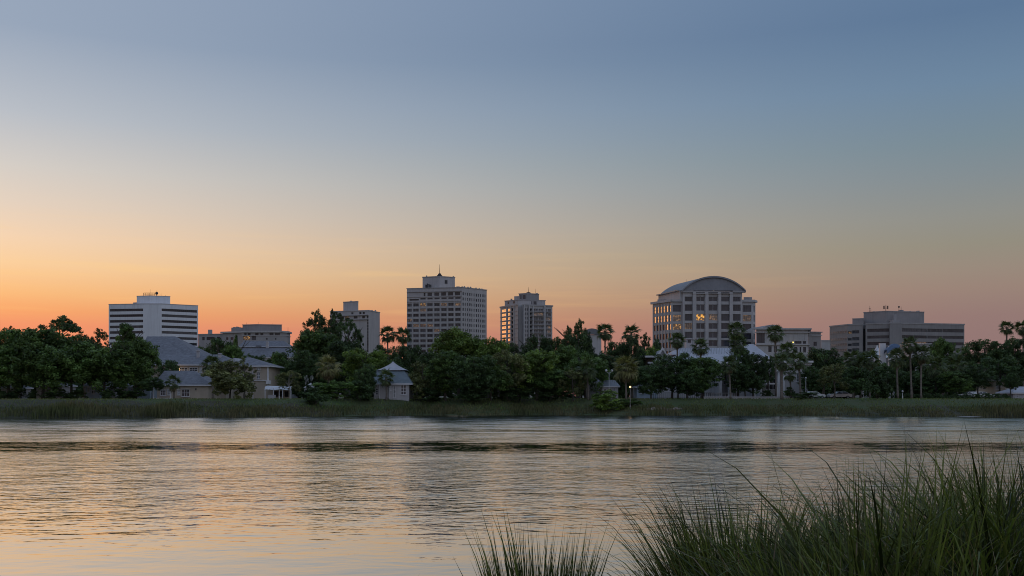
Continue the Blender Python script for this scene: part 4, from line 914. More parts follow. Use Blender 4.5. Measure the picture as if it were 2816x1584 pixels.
# ------------------------------------------------------------------ vehicles, lamps, stones
def car(label, px, Y, rz, paint):
    c = empty('parked_car', (X(px, Y), Y, GZ), label, 'car')
    prof = [(-2.15, .35), (-2.2, .75), (-1.95, .92), (-1.0, 1.0), (-.35, 1.42), (.95, 1.46), (1.75, 1.02), (2.15, .92), (2.2, .4)]
    b = MB(); k = len(prof)
    b.add([(x, -.85 + (.18 if z > 1.2 else 0), z) for x, z in prof] + [(x, .85 - (.18 if z > 1.2 else 0), z) for x, z in prof], [tuple(range(k)), tuple(range(k, 2 * k))[::-1]] + [(i, k + i, k + (i + 1) % k, (i + 1) % k) for i in range(k)])
    b.build('body', paint, c, org=(0, 0, 0))
    for s in (-1, 1):
        gl = MB(); gl.add([(-.85, s * .86, 1.02), (.0 + .25, s * .86, 1.02), (.25, s * .69, 1.38), (-.35, s * .69, 1.38)], [(0, 1, 2, 3)]); gl.add([(.33, s * .86, 1.02), (1.5, s * .86, 1.02), (.95, s * .69, 1.39), (.33, s * .69, 1.39)], [(0, 1, 2, 3)]); gl.build('side_window', 'house_glass', c, org=(0, 0, 0))
        for x in (-1.35, 1.35):
            wl = MB(); wl.tube([(x, s * .72, .33), (x, s * .9, .33)], [.33, .33], 14); wo_ = wl.build('wheel', 'tyre', c, org=(0, 0, 0))
            MB().tube([(x, s * .9, .33), (x, s * .915, .33)], [.2, .19], 10).build('rim', 'grey_metal', wo_, org=(0, 0, 0))
    ws = MB().add([(-1.02, -.78, 1.015), (-1.02, .78, 1.015), (-.37, .64, 1.42), (-.37, -.64, 1.42)], [(0, 1, 2, 3)]); ws.build('windscreen', 'house_glass', c, org=(0, 0, 0))
    for y in (-.6, .6): MB().box(-2.2, -2.12, y - .16, y + .16, .66, .78).build('headlight', 'white_trim', c, org=(0, 0, 0))
    c.rotation_euler = (0, 0, rz)
    return c
car('silver car parked behind the olive tree near the lawn', 2308, 190, R(4), 'car_silver')
car('white car parked left of the olive tree, behind the dark hedge', 2238, 196, R(200), 'car_white')
car('white car in the row under the dark trees, right of the lawn', 2700, 198, R(182), 'car_white')
car('silver car in the row under the dark trees, right of the lawn', 2665, 199, R(3), 'car_silver')

def lamp(label, px, Y, top, lit=True, twin=False):
    x = X(px, Y); z0 = gz(x, Y); zt = Z(top, Y)
    l = empty('street_lamp', (x, Y, z0), label, 'lamp')
    MB().tube([(x, Y, z0 - .1), (x, Y, z0 + .5), (x, Y, z0 + .55), (x, Y, zt - .2)], [.11, .10, .06, .05], 8).build('post', 'pale_bark' if lit else 'white_trim', l)
    for dx_ in ((-.55, .55) if twin else (0,)):
        if twin: MB().tube([(x, Y, zt - .5), (x + dx_, Y, zt - .15)], [.035, .035], 6).build('arm', 'white_trim', l)
        MB().ball((x + dx_, Y, zt + .05), .24 if twin else .17, 10, 7).build('globe', 'lamp_glow' if lit else 'white_trim', l, smooth=True)
    return l
lamp('lit globe lamp on a pale post beside the golden palm', 1733, 171.5, 1065)
lamp('tall unlit white lamp with two globes above the small kiosk', 1675, 186, 1020, False, True)
lamp('small unlit white lamp post on the lawn between the tall palms', 2482, 174, 1077, False)
lamp('small unlit white globe lamp by the terrace canopy posts', 768, 177, 1066, False)
lamp('tall unlit white globe lamp right of the columned porch', 2216, 190, 1040, False)
lamp('lit globe lamp under the dark trees at the right edge', 2796, 195, 1052)
lamp('unlit globe lamp between trunks beside the edge cottage', 56, 183, 1070, False)

sg = random.Random(3)
for k in range(16):
    px = 1786 + 6.8 * k + sg.uniform(-2, 2); x = X(px, 168); y = shore_y(x) + 3.6 + sg.uniform(-.3, .5); r_ = sg.uniform(.28, .5)
    bb = MB(); bb.ball((0, 0, 0), 1, 8, 5); bb.v = [(a * (1 + sg.uniform(-.18, .18)), c * (1 + sg.uniform(-.18, .18)), d * (1 + sg.uniform(-.18, .18))) for a, c, d in bb.v]
    o = bb.build('shore_stone', 'stone'); o.location = (x, y, gz(x, y) + r_ * .35); o.scale = (r_ * 1.3, r_, r_ * .95)
    tag(o, 'rounded reddish stone in the row at the waterline left of the white hall', 'stone', 'row of stones at the waterline')
sb = MB(); n = 14; x0, y0 = X(2645, 154), shore_y(X(2645, 154)) - 1.2
sb.v = [(x0 + 2.2 * math.cos(a * 2 * math.pi / n) * (1 + .15 * math.sin(a * 2.3)), y0 + .9 * math.sin(a * 2 * math.pi / n), .06) for a in range(n)] + [(x0, y0, .16)]
sb.f = [[a, (a + 1) % n, n] for a in range(n)]; sb.m = [0] * n
tag(sb.build('sandbar', 'paving', org=(x0, y0, 0)), kind='structure')
pv = MB(); pv.box(X(1600, 196), X(2816, 196), 186.5, 194, GZ - .3, GZ + .03); tag(pv.build('promenade', 'asphalt'), kind='structure')
pv = MB(); pv.box(X(2270, 176), X(2334, 176), 184.8, 185.4, GZ - .3, GZ + .13); tag(pv.build('kerb', 'paving'), kind='structure')

# ------------------------------------------------------------------ vegetation
def leaf_mesh(name, P, Nn, a, b_, mat, rg, tone=None):
    """one diamond-shaped leaf per point P with normal Nn and half-lengths a, b_"""
    n = len(P)
    t_ = rg.normal(size=(n, 3)); t_ -= (t_ * Nn).sum(1)[:, None] * Nn; t_ /= np.linalg.norm(t_, axis=1)[:, None] + 1e-9
    s = np.cross(Nn, t_)
    a = a[:, None]; b_ = b_[:, None]
    v = np.empty((n, 4, 3)); v[:, 0] = P + t_ * a; v[:, 1] = P + s * b_; v[:, 2] = P - t_ * a; v[:, 3] = P - s * b_
    me = bpy.data.meshes.new(name)
    me.vertices.add(4 * n); me.vertices.foreach_set('co', v.reshape(-1).astype(np.float32))
    me.loops.add(4 * n); me.loops.foreach_set('vertex_index', np.arange(4 * n, dtype=np.int32))
    me.polygons.add(n); me.polygons.foreach_set('loop_start', np.arange(0, 4 * n, 4, dtype=np.int32)); me.polygons.foreach_set('loop_total', np.full(n, 4, dtype=np.int32))
    if tone is not None: me.attributes.new('tone', 'FLOAT', 'FACE').data.foreach_set('value', tone.astype(np.float32))
    me.materials.append(MATS[mat]); me.update(calc_edges=True)
    return me
def unit(v): return v / (np.linalg.norm(v, axis=1)[:, None] + 1e-9)

def crown(name, seed, mat, nl=14, nc=15, nleaf=85, lr=(.15, .25), cr=(.045, .08), shape='round', leaf=.017, inner=.25):
    """crown in a unit box (x,y in -.5...5, z in 0..1): lobes > clumps > leaves"""
    rg = np.random.default_rng(seed)
    C, L = [], []
    for i in range(nl):
        rr = rg.uniform(*lr)
        d = unit(rg.normal(size=(1, 3)))[0]
        if shape == 'round':
            d[2] = rg.uniform(-.75, 1.0); d[:2] *= math.sqrt(max(0, 1 - d[2] ** 2)) / (np.linalg.norm(d[:2]) + 1e-6); c = np.array([d[0] * (.5 - rr), d[1] * (.5 - rr), .48 + d[2] * (.52 - rr * .9)])
        elif shape == 'cone':
            q = (i + .5) / nl; w_ = .42 * (1 - q) ** .8 + .04; an = rg.uniform(0, 6.28); rr *= (1.15 - .6 * q)
            c = np.array([math.cos(an) * w_ * .62, math.sin(an) * w_ * .62, .12 + q * .78])
        elif shape == 'open':
            q = rg.uniform(0, 1); an = rg.uniform(0, 6.28); w_ = .40 * math.sin(math.pi * (.18 + .72 * q)); c = np.array([math.cos(an) * w_, math.sin(an) * w_, .1 + .8 * q])
        else:   # bush
            an = rg.uniform(0, 6.28); w_ = rg.uniform(0, 1) ** .6 * (.5 - rr); zc = rg.uniform(.1, 1 - rr) * (1 - (w_ / .5) ** 2 * .6); c = np.array([math.cos(an) * w_, math.sin(an) * w_, zc])
        L.append((c, rr))
    P, Nn, A_, TN = [], [], [], []
    for c, rr in L:
        lt = rg.uniform(.72, 1.3)
        d = unit(rg.normal(size=(nc, 3))); d[:, 2] += .25; d = unit(d)
        cc = c + d * rr * rg.uniform(.62, 1.0, (nc, 1))
        for q in cc:
            r_ = rg.uniform(*cr); dd = unit(rg.normal(size=(nleaf, 3)))
            rad = r_ * np.where(rg.random(nleaf) < inner, rg.uniform(.2, .8, nleaf), rg.uniform(.75, 1.15, nleaf))
            P.append(q + dd * rad[:, None] * np.array([1, 1, .8])); Nn.append(unit(dd + rg.normal(size=(nleaf, 3)) * .45 + np.array([0, 0, .25])))
            A_.append(rg.uniform(.7, 1.3, nleaf) * leaf); TN.append(np.full(nleaf, lt * rg.uniform(.55, 1.5)))
    P, Nn, A_ = np.concatenate(P), np.concatenate(Nn), np.concatenate(A_)
    P[:, 2] = np.maximum(P[:, 2], -.02)
    return leaf_mesh(name, P, Nn, A_, A_ * .62, mat, rg, np.concatenate(TN))

CR = {}
def crowns(key, mat, n, **kw): CR[key] = [crown('crown', hash((key, i)) % 1000 + i if False else sum(map(ord, key)) * 7 + i, mat, **kw) for i in range(n)]
crowns('oak', 'leaf_oak', 3, nl=22, nc=13, nleaf=64)
crowns('bright', 'leaf_bright', 2, nl=24, nc=13, nleaf=60)
crowns('dark', 'leaf_dark', 3, nl=20, nc=13, nleaf=60)
crowns('open', 'leaf_dark', 3, nl=24, nc=7, nleaf=44, lr=(.09, .15), cr=(.035, .06), shape='open')
crowns('cone', 'leaf_oak', 2, nl=20, nc=11, nleaf=52, lr=(.12, .17), cr=(.04, .06), shape='cone')
crowns('olive', 'leaf_olive', 2, nl=18, nc=11, nleaf=42, lr=(.12, .19), cr=(.04, .065))
crowns('bush', 'leaf_oak', 2, nl=18, nc=11, nleaf=44, lr=(.12, .2), cr=(.04, .07), shape='bush', leaf=.022)
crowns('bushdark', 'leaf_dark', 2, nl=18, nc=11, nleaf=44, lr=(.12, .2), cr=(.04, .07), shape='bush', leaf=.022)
crowns('bushbright', 'leaf_bright', 1, nl=18, nc=11, nleaf=44, lr=(.12, .2), cr=(.04, .07), shape='bush', leaf=.022)
crowns('bushol', 'leaf_olive', 2, nl=24, nc=12, nleaf=46, lr=(.12, .2), cr=(.04, .07), shape='bush', leaf=.02)
crowns('airy', 'leaf_dark', 3, nl=26, nc=9, nleaf=46, lr=(.09, .15), cr=(.032, .055), leaf=.015)
crowns('pale', 'leaf_pale', 1, nl=9, nc=5, nleaf=26, lr=(.1, .16), cr=(.04, .07), shape='bush', leaf=.03)

def trunk_mesh(seed, mat, bare=.45):
    """tapered trunk with limbs, height 1"""
    g_ = random.Random(seed); b = MB()
    pts = [(0, 0, -.02), (.004, .003, .1), (g_.uniform(-.02, .02), g_.uniform(-.02, .02), bare * .6), (g_.uniform(-.03, .03), g_.uniform(-.03, .03), bare), (g_.uniform(-.05, .05), 0, .72), (g_.uniform(-.05, .05), 0, .9)]
    b.tube(pts, [.032, .024, .021, .018, .010, .003], 8)
    for k in range(6):
        an = k * 1.05 + g_.uniform(-.4, .4); q = Vector(pts[3]) * (1 - k * .03); s = g_.uniform(.18, .34)
        if k > 3: q = Vector(pts[4]) * .95
        p1 = q + Vector((math.cos(an) * s * .5, math.sin(an) * s * .5, .10)); p2 = q + Vector((math.cos(an) * s, math.sin(an) * s, .24))
        b.tube([q, p1, p2], [.012, .008, .003], 6)
        p3 = p1 + Vector((math.cos(an + .9) * s * .5, math.sin(an + .9) * s * .5, .12)); b.tube([p1, p3], [.006, .002], 5)
    return b.mesh('trunk', mat)
TR = {('bark', i): trunk_mesh(i, 'bark') for i in range(3)}
TR.update({('pale_bark', i): trunk_mesh(i + 9, 'pale_bark', .5) for i in range(2)})
tg = random.Random(21)
def tree(label, px, top, width, Y, kind, cb=.24, base=None, group=None, bark='bark', name=None, cat='tree'):
    """px centre, py of the tip, crown width in px, distance; cb = share of bare trunk"""
    Y = max(Y, shore_y(X(px, Y)) + 12.5); x = X(px, Y); z0 = gz(x, Y) if base is None else Z(base, Y); h = Z(top, Y) - z0; w_ = width / F * Y
    nm = name or {'olive': 'olive_tree', 'cone': 'conical_tree', 'open': 'airy_tree'}.get(kind, 'broadleaf_tree')
    r = empty(nm, (x, Y, z0), label, cat, group)
    ks = [k for k in TR if k[0] == bark]
    inst('trunk', TR[ks[tg.randrange(len(ks))]], r, (0, 0, 0), (0, 0, tg.uniform(0, 6.28)), (h * .9, h * .9, h * .96))
    ms = CR[kind]
    inst('crown', ms[tg.randrange(len(ms))], r, (0, 0, h * cb), (0, 0, tg.uniform(0, 6.28)), (w_ * 1.16, w_ * 1.16, h * (1 - cb)))
    return r
def bush(label, px, top, width, Y, kind='bush', group=None, name='shrub', cat='shrub', dw=1.0):
    Y = Y if 'waterline' in label else max(Y, shore_y(X(px, Y)) + 11.5); x = X(px, Y); z0 = gz(x, Y); h = max(Z(top, Y) - z0, .5); w_ = width / F * Y
    r = empty(name, (x, Y, z0), label, cat, group)
    inst('crown', CR[kind][tg.randrange(len(CR[kind]))], r, (0, 0, -.05), (0, 0, tg.uniform(0, 6.28) if dw == 1 else 0), (w_, w_ * dw, h))
    b = MB()
    for k in range(5): an = k * 1.26; b.tube([(0, 0, -.1), (math.cos(an) * w_ * .16, math.sin(an) * w_ * .16 * dw, h * .45)], [.05, .015], 5)
    b.build('stems', 'bark', r, org=(0, 0, 0))
    return r

# palms
def frond_mesh(mat, seed, droop):
    g_ = random.Random(seed); b = MB(); n = 15
    b.tube([(0, 0, 0), (.28, 0, .03), (.5, 0, 0)], [.018, .013, .01], 4)
    for k in range(n):
        a = (k / (n - 1) - .5) * 3.5; l = .56 * (1 - .10 * abs(a)) * g_.uniform(.9, 1.08)
        c, s = math.cos(a), math.sin(a); w_ = .043
        p0 = Vector((.5, 0, 0)); d = Vector((c, s, 0)); q = Vector((-s, c, 0))
        m1 = p0 + d * l * .55 + Vector((0, 0, .04 - droop * .1)); e = p0 + d * l + Vector((0, 0, -droop * .34 * g_.uniform(.7, 1.3)))
        b.add([p0 + q * .006, m1 + q * w_, e, m1 - q * w_, p0 - q * .006], [(0, 4, 3, 1), (1, 3, 2)])
    return b.mesh('frond', mat)
FR = {m: [frond_mesh(m, s, d) for s, d in ((1, .5), (2, .8), (3, 1.1))] for m in ('palm_leaf', 'palm_gold', 'palm_dead')}
pg = random.Random(5)
def palm(label, px, top, rad, Y, base_px=None, leaf='palm_leaf', skirt=7, nf=22, group=None, base=None, squash=1.0, thick=1.0):
    """fan palm: px/top/rad of the crown in pixels, Y distance, base_px where the trunk meets the ground"""
    Y = max(Y, shore_y(X(px, Y)) + 12.5); bx = X(base_px if base_px is not None else px, Y); z0 = gz(bx, Y) if base is None else Z(base, Y)
    r_ = rad / F * Y; x = X(px, Y); zc = Z(top, Y) - r_ * .72
    r = empty('fan_palm', (bx, Y, z0), label, 'palm tree', group)
    hx, hz = x - bx, zc - z0
    pts = [(hx * (q ** 1.7), .15 * math.sin(q * 3), hz * q) for q in [i / 8 for i in range(9)]]; pts[0] = (0, 0, -.2)
    b = MB(); b.tube(pts, [.24 * thick, .19 * thick] + [.165 * thick] * 5 + [.18 * thick, .2 * thick], 9); b.build('trunk', 'palm_bark', r, org=(0, 0, 0), smooth=True)
    for k in range(nf):
        an = k * 2.39996 + pg.uniform(-.25, .25); q = (k + .5) / nf
        pitch = R(78 - 125 * q + pg.uniform(-9, 9)); s = 1.12 * r_ * pg.uniform(.88, 1.1)
        inst('frond', FR[leaf][min(2, int(q * 3))], r, (hx, 0, hz), (pg.uniform(-.4, .4), -pitch, an), (s, s, s * squash))
    for k in range(skirt):
        an = k * 2.39996 + pg.uniform(-.3, .3); s = r_ * pg.uniform(.75, 1.0)
        inst('dead_frond', FR['palm_dead'][2], r, (hx, 0, hz - r_ * .05), (pg.uniform(-.3, .3), R(62 + pg.uniform(-12, 22)), an), (s, s, s))
    return r

T = tree
# --- left group
T('broad dark-green tree cut by the left edge', 25, 906, 190, 186, 'oak', .03)
T('broad rounded tree, second from the left edge', 118, 903, 195, 184, 'oak', .04)
T('rounded dark tree standing over the grey cottage, in front of the airy tree', 196, 930, 170, 181, 'oak', .05)
T('wide dark tree left of the front house, above the pale blue cottage', 285, 928, 180, 182, 'oak', .04)
T('dark tree whose crown meets the beige front house roof, right end of the left grove', 372, 930, 134, 183, 'oak', .03)
T('pointed leafy tree in front of the white ribbon-window office', 345, 884, 118, 200, 'cone', .3)
T('airy tree silhouetted on the orange sky above the left grove', 165, 868, 152, 215, 'airy', .40)
T('small airy crown behind the left grove at the far left', 32, 897, 70, 240, 'open', .5)
T('airy crown left of the pointed tree before the white office', 268, 903, 62, 225, 'airy', .5)
T('dark tree filling the gap below the airy tree', 235, 925, 110, 228, 'dark', .2)
T('dark tree deep behind the left edge trees', 70, 915, 130, 226, 'dark', .2)
T('small dark tree between the slate hall and the front house', 462, 982, 62, 197, 'dark', .25)
T('small tree at the left corner of the front house porch', 418, 1036, 60, 178, 'dark', .3)
palm('small palm with crooked trunk before the white window of the front house', 476, 1036, 24, 177, 478, skirt=3, nf=16)
T('bushy light tree on the bank between the front house and the two-storey house', 632, 984, 138, 168, 'bushol', .02)
T('light bushy tree behind the bank tree, hiding the corner house', 672, 983, 62, 186, 'olive', .2)
palm('fan palm rising beside the long house roof', 583, 983, 30, 181, 585, skirt=8)
T('rounded dark tree behind the long house chimneys', 602, 925, 92, 290, 'dark', .12)
T('rounded green tree right of the chimney, before the low grey block', 640, 950, 90, 280, 'oak', .12)
T('small dark tree left of the tiered hall', 560, 940, 70, 300, 'dark', .12)
T('tall narrow leafy tree before the lit window of the low grey block', 648, 915, 36, 330, 'cone', .1)
T('dark tree under the tiered hall roof', 705, 968, 80, 260, 'dark', .1)
T('green tree under the tiered hall roof, right part', 775, 962, 90, 255, 'oak', .1)
T('dark tree right of the tiered hall on the sky line', 806, 930, 46, 380, 'dark', .1)
T('dark tree behind the terrace canopy', 765, 1000, 100, 215, 'dark', .1)
T('sparse small tree standing on the terrace edge, with pale trunk', 797, 1018, 72, 174, 'olive', .2, bark='pale_bark')
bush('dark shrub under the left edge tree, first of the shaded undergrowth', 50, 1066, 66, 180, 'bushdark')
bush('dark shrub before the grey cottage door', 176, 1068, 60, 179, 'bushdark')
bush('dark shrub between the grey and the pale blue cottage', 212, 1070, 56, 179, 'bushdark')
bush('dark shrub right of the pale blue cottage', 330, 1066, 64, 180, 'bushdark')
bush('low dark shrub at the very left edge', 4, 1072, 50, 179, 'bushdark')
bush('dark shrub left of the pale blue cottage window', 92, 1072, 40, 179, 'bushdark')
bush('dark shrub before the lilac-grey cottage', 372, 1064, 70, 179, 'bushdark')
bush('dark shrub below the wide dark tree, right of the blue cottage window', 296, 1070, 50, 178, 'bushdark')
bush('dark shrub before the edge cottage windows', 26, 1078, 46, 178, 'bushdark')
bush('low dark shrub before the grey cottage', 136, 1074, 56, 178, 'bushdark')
bush('dark shrub before the pale garden shed', 846, 1056, 52, 176, 'bushdark')
bush('pale silvery shrub left of the drooping palm', 850, 1012, 34, 182, 'pale')
# --- tall trees by the slim tower
T('tall airy tree silhouetted left of the slim tower', 882, 850, 100, 235, 'airy', .36)
T('tall airy tree in front of the slim tower', 958, 874, 74, 228, 'airy', .40)
T('slender airy crown touching the slim tower top', 922, 847, 42, 245, 'open', .6)
T('wide dark tree below the tall airy trees', 880, 906, 150, 212, 'oak', .15)
T('rounded dark tree in front of the slim tower foot', 950, 925, 120, 206, 'dark', .15)
T('yellowish green rounded tree left of the pavilion', 1005, 950, 130, 192, 'bright', .12)
T('dark tree behind the drooping palm', 850, 960, 110, 200, 'dark', .12)
palm('drooping palm with greyish fronds in front of the dark trees, left of the pavilion', 902, 984, 36, 176, 905, skirt=9, leaf='palm_gold')
bush('dark shrub at the waterline below the drooping palm', 866, 1062, 96, 163, 'bushdark')
bush('dark rounded shrub left of the pavilion fence', 926, 1032, 150, 173, 'bush')
bush('low dark shrub between the rounded shrub and the pavilion', 990, 1040, 100, 174, 'bushdark')
palm('fan palm silhouetted between the slim and the central tower, left one', 1066, 900, 27, 232, 1066, skirt=5)
palm('fan palm silhouetted between the slim and the central tower, right one', 1108, 905, 25, 232, 1110, skirt=5)
T('dark tree below the pair of silhouetted palms', 1070, 935, 90, 222, 'dark', .12)
T('dark tree at the foot of the central tower', 1128, 940, 90, 215, 'dark', .12)
T('dark tree above the pavilion roof', 1065, 970, 100, 203, 'dark', .1)
T('dark tree hiding the left half of the pavilion', 1003, 990, 64, 176, 'dark', .06)
palm('small fan palm standing in front of the pavilion wall', 1062, 1020, 26, 177, 1063, skirt=4, nf=18)
T('olive-green tree right of the pavilion', 1162, 988, 92, 174, 'bushol', .02)
T('dark tree behind the olive tree right of the pavilion', 1190, 965, 95, 188, 'dark', .1)
# --- central grove
T('large bright rounded tree before the central tower, highest of the central grove', 1262, 904, 150, 195, 'bright', .15)
T('bright rounded tree right of the highest central tree', 1342, 922, 120, 193, 'bright', .15)
T('bright green tree low in the central grove, below the highest one', 1225, 965, 120, 180, 'oak', .12)
T('mid green tree in the middle of the central grove', 1300, 965, 130, 178, 'dark', .12)
T('rounded bright tree before the balcony tower', 1395, 960, 110, 180, 'olive', .1)
T('wide rounded green tree right of the balcony tower, low', 1475, 963, 140, 178, 'bright', .12)
T('dark low tree between the central bright trees', 1350, 1000, 110, 173, 'oak', .1)
T('dark low tree below the balcony tower', 1430, 1010, 100, 172, 'dark', .1)
T('dark low tree left of the olive tree beside the blue-green palm', 1510, 1000, 110, 173, 'oak', .1)
T('dark tree at the foot of the balcony tower, left', 1370, 922, 80, 225, 'dark', .1)
T('dark tree at the foot of the balcony tower, right', 1478, 912, 80, 220, 'dark', .1)
T('dark tree right of the balcony tower', 1530, 918, 90, 222, 'dark', .1)
T('dark tree at the foot of the balcony tower, middle', 1425, 930, 80, 230, 'dark', .1)
T('dark ragged tree standing highest between balcony tower and vaulted office', 1588, 874, 72, 225, 'airy', .3)
T('dark tree below the ragged tall tree', 1590, 905, 100, 218, 'dark', .1)
T('rounded dark tree behind the right end of the central grove', 1545, 950, 110, 200, 'oak', .1)
T('rounded green tree below the ragged tall tree', 1610, 960, 120, 192, 'oak', .1)
palm('fan palm silhouetted right of the pale curved roof', 1664, 894, 26, 228, 1664, skirt=6)
palm('fan palm silhouetted left of the vaulted office', 1736, 898, 28, 226, 1736, skirt=6)
T('dark tree below the silhouetted palms left of the vaulted office', 1690, 925, 100, 216, 'dark', .1)
T('dark tree below the right silhouetted palm', 1738, 930, 80, 212, 'dark', .1)
T('dark ragged tree at the left edge of the vaulted office', 1785, 915, 64, 222, 'open', .3)
T('bright rounded tree at the left foot of the vaulted office', 1784, 945, 76, 218, 'bright', .12)
T('dark tree above the kiosks', 1665, 970, 110, 203, 'dark', .1)
palm('blue-green fan palm left of the kiosks', 1613, 993, 32, 180, 1618, skirt=6)
palm('golden drooping fan palm beside the lit lamp', 1720, 985, 40, 173, 1722, leaf='palm_gold', skirt=14, nf=30)
T('olive-brown tree left of the blue-green palm', 1575, 1012, 78, 171, 'olive', .06)
T('small young tree with pale trunk on the grass below the central grove', 1224, 1052, 44, 164, 'bright', .42, bark='pale_bark')
bush('bright rounded shrub at the waterline below the golden palm', 1672, 1068, 120, 172.5, 'bushbright')
bush('low green shrub right of the bright one on the waterline', 1735, 1090, 80, 173, 'bush')
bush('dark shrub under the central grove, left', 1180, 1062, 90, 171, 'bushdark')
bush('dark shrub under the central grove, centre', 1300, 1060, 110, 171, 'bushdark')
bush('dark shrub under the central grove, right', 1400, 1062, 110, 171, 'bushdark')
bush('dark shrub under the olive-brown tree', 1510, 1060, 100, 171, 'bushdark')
# --- before the white hall
T('dark tree right of the golden palm', 1790, 998, 104, 185, 'dark', .05)
T('large dark tree before the left half of the white hall', 1848, 960, 124, 189, 'dark', .08)
T('dark green tree before the middle of the white hall', 1934, 983, 116, 188, 'oak', .08)
T('dark low tree between the two trees before the white hall', 1890, 1008, 100, 186, 'dark', .05)
palm('fan palm over the left part of the white hall', 1862, 918, 25, 198, 1865, skirt=7)
palm('fan palm with bare bits of white roof showing, left of the tall palm cluster', 1926, 935, 27, 196, 1930, skirt=9)
palm('tallest fan palm in front of the vaulted office', 2024, 891, 27, 196, 2020, skirt=8)
palm('second palm just below the tallest one before the vaulted office', 2030, 925, 30, 192, 2030, skirt=10)
T('dense dark tree below the tallest palm', 2030, 945, 78, 190, 'dark', .15)
T('dark leafy tree right of the tallest palm', 2072, 965, 66, 188, 'dark', .15)
T('dark tree at the foot of the tallest palm', 2050, 1000, 96, 186, 'dark', .06)
palm('stout fan palm on pale trunk before the white hall, low', 2004, 985, 26, 182, 2009, skirt=6)
palm('tall slender palm before the low pale block', 2132, 897, 27, 190, 2134, skirt=6)
palm('fan palm with speckled thick trunk in front of the columned porch', 2150, 974, 28, 178, 2150, skirt=9, thick=1.4)
palm('dark drooping palm behind the columned porch roof', 2165, 946, 30, 236, 2165, skirt=6)
palm('palm right of the columned porch with slim leaning trunk', 2196, 975, 26, 182, 2202, skirt=6)
palm('small drooping palm between the two porch palms', 2172, 1012, 22, 184, 2176, skirt=6, nf=16)
T('slim dark tree left of the tall slender palm', 2112, 972, 40, 196, 'dark', .3)
bush('dark clipped shrub at the right end of the low garden wall', 2222, 1076, 88, 176, 'bushdark')
bush('small dark shrub under the columned porch', 2175, 1062, 50, 184, 'bushdark')
bush('small dark shrub under the entrance canopy', 2110, 1070, 40, 188, 'bushdark')
# --- right part
T('rounded dark tree right of the low pale block', 2264, 948, 112, 250, 'dark', .1)
T('dark tree behind the olive tree near the silver car', 2240, 1000, 80, 200, 'dark', .15)
T('olive-green rounded tree above the silver car', 2295, 998, 84, 176, 'olive', .2)
T('dark tree right of the olive tree near the silver car', 2350, 1005, 80, 186, 'dark', .1)
palm('drooping palm above the olive tree', 2345, 968, 30, 215, 2345, skirt=9)
palm('drooping palm left of the white tent', 2392, 968, 30, 212, 2392, skirt=10)
bush('large dark rounded shrub left of the three tall palms', 2413, 1010, 90, 172, 'bushdark')
T('dark tree behind the large rounded shrub', 2440, 1000, 90, 190, 'dark', .1)
palm('left palm of the three tall palms on the lawn', 2466, 963, 29, 177, 2469, skirt=10)
palm('middle palm of the three tall palms on the lawn, leaning trunk', 2502, 930, 27, 177, 2507, skirt=8)
palm('right palm of the three tall palms on the lawn', 2535, 955, 28, 177, 2533, skirt=12)
palm('broad drooping palm right of the three tall palms', 2572, 985, 36, 192, 2575, skirt=12)
palm('drooping palm before the right end of the stepped block', 2632, 980, 34, 200, 2632, skirt=12)
T('rounded tree before the right end of the stepped block', 2594, 930, 78, 222, 'oak', .15)
T('dark tree below the drooping palms right of the tall palms', 2560, 1015, 110, 192, 'dark', .1)
T('dark tree in the shade between the three tall palms', 2500, 1015, 80, 196, 'dark', .1)
T('dark tree under the drooping palm at the right', 2630, 1020, 100, 188, 'oak', .12)
T('large dark tree below the right-edge palms, left crown', 2702, 925, 116, 210, 'dark', .15)
T('large dark tree below the right-edge palms, right crown', 2792, 920, 100, 208, 'dark', .15)
T('dark tree filling the right edge grove', 2750, 975, 130, 200, 'dark', .2)
T('dark low tree left of the beige house', 2690, 1000, 90, 190, 'dark', .2)
palm('tall palm silhouetted on the sky near the right edge', 2769, 887, 21, 225, 2768, skirt=3)
palm('tall palm cut by the right edge of the picture', 2814, 885, 24, 222, 2815, skirt=3)
T('small dark tree before the beige house', 2778, 1020, 44, 186, 'dark', .3)
for k in range(12):
    p = 2470 + 27 * k
    bush('clipped dark hedge bush in the row behind the right lawn', p, 1079 + (k % 3), 40, 182, 'bushdark', 'row of hedge bushes behind the right lawn', 'hedge_bush', 'hedge', .6)
# --- wood far behind, closing the gaps
bgk = random.Random(11)
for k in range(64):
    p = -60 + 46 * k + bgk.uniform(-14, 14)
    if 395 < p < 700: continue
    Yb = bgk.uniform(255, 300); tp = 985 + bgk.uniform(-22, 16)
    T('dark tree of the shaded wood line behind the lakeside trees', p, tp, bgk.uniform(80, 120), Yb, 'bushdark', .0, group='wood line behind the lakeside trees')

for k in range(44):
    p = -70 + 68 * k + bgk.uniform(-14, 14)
    T('dark tree of the shaded wood line behind the lakeside trees', p, 1030 + bgk.uniform(-16, 14), bgk.uniform(90, 130), bgk.uniform(308, 335), 'bushdark', .0, group='wood line behind the lakeside trees')

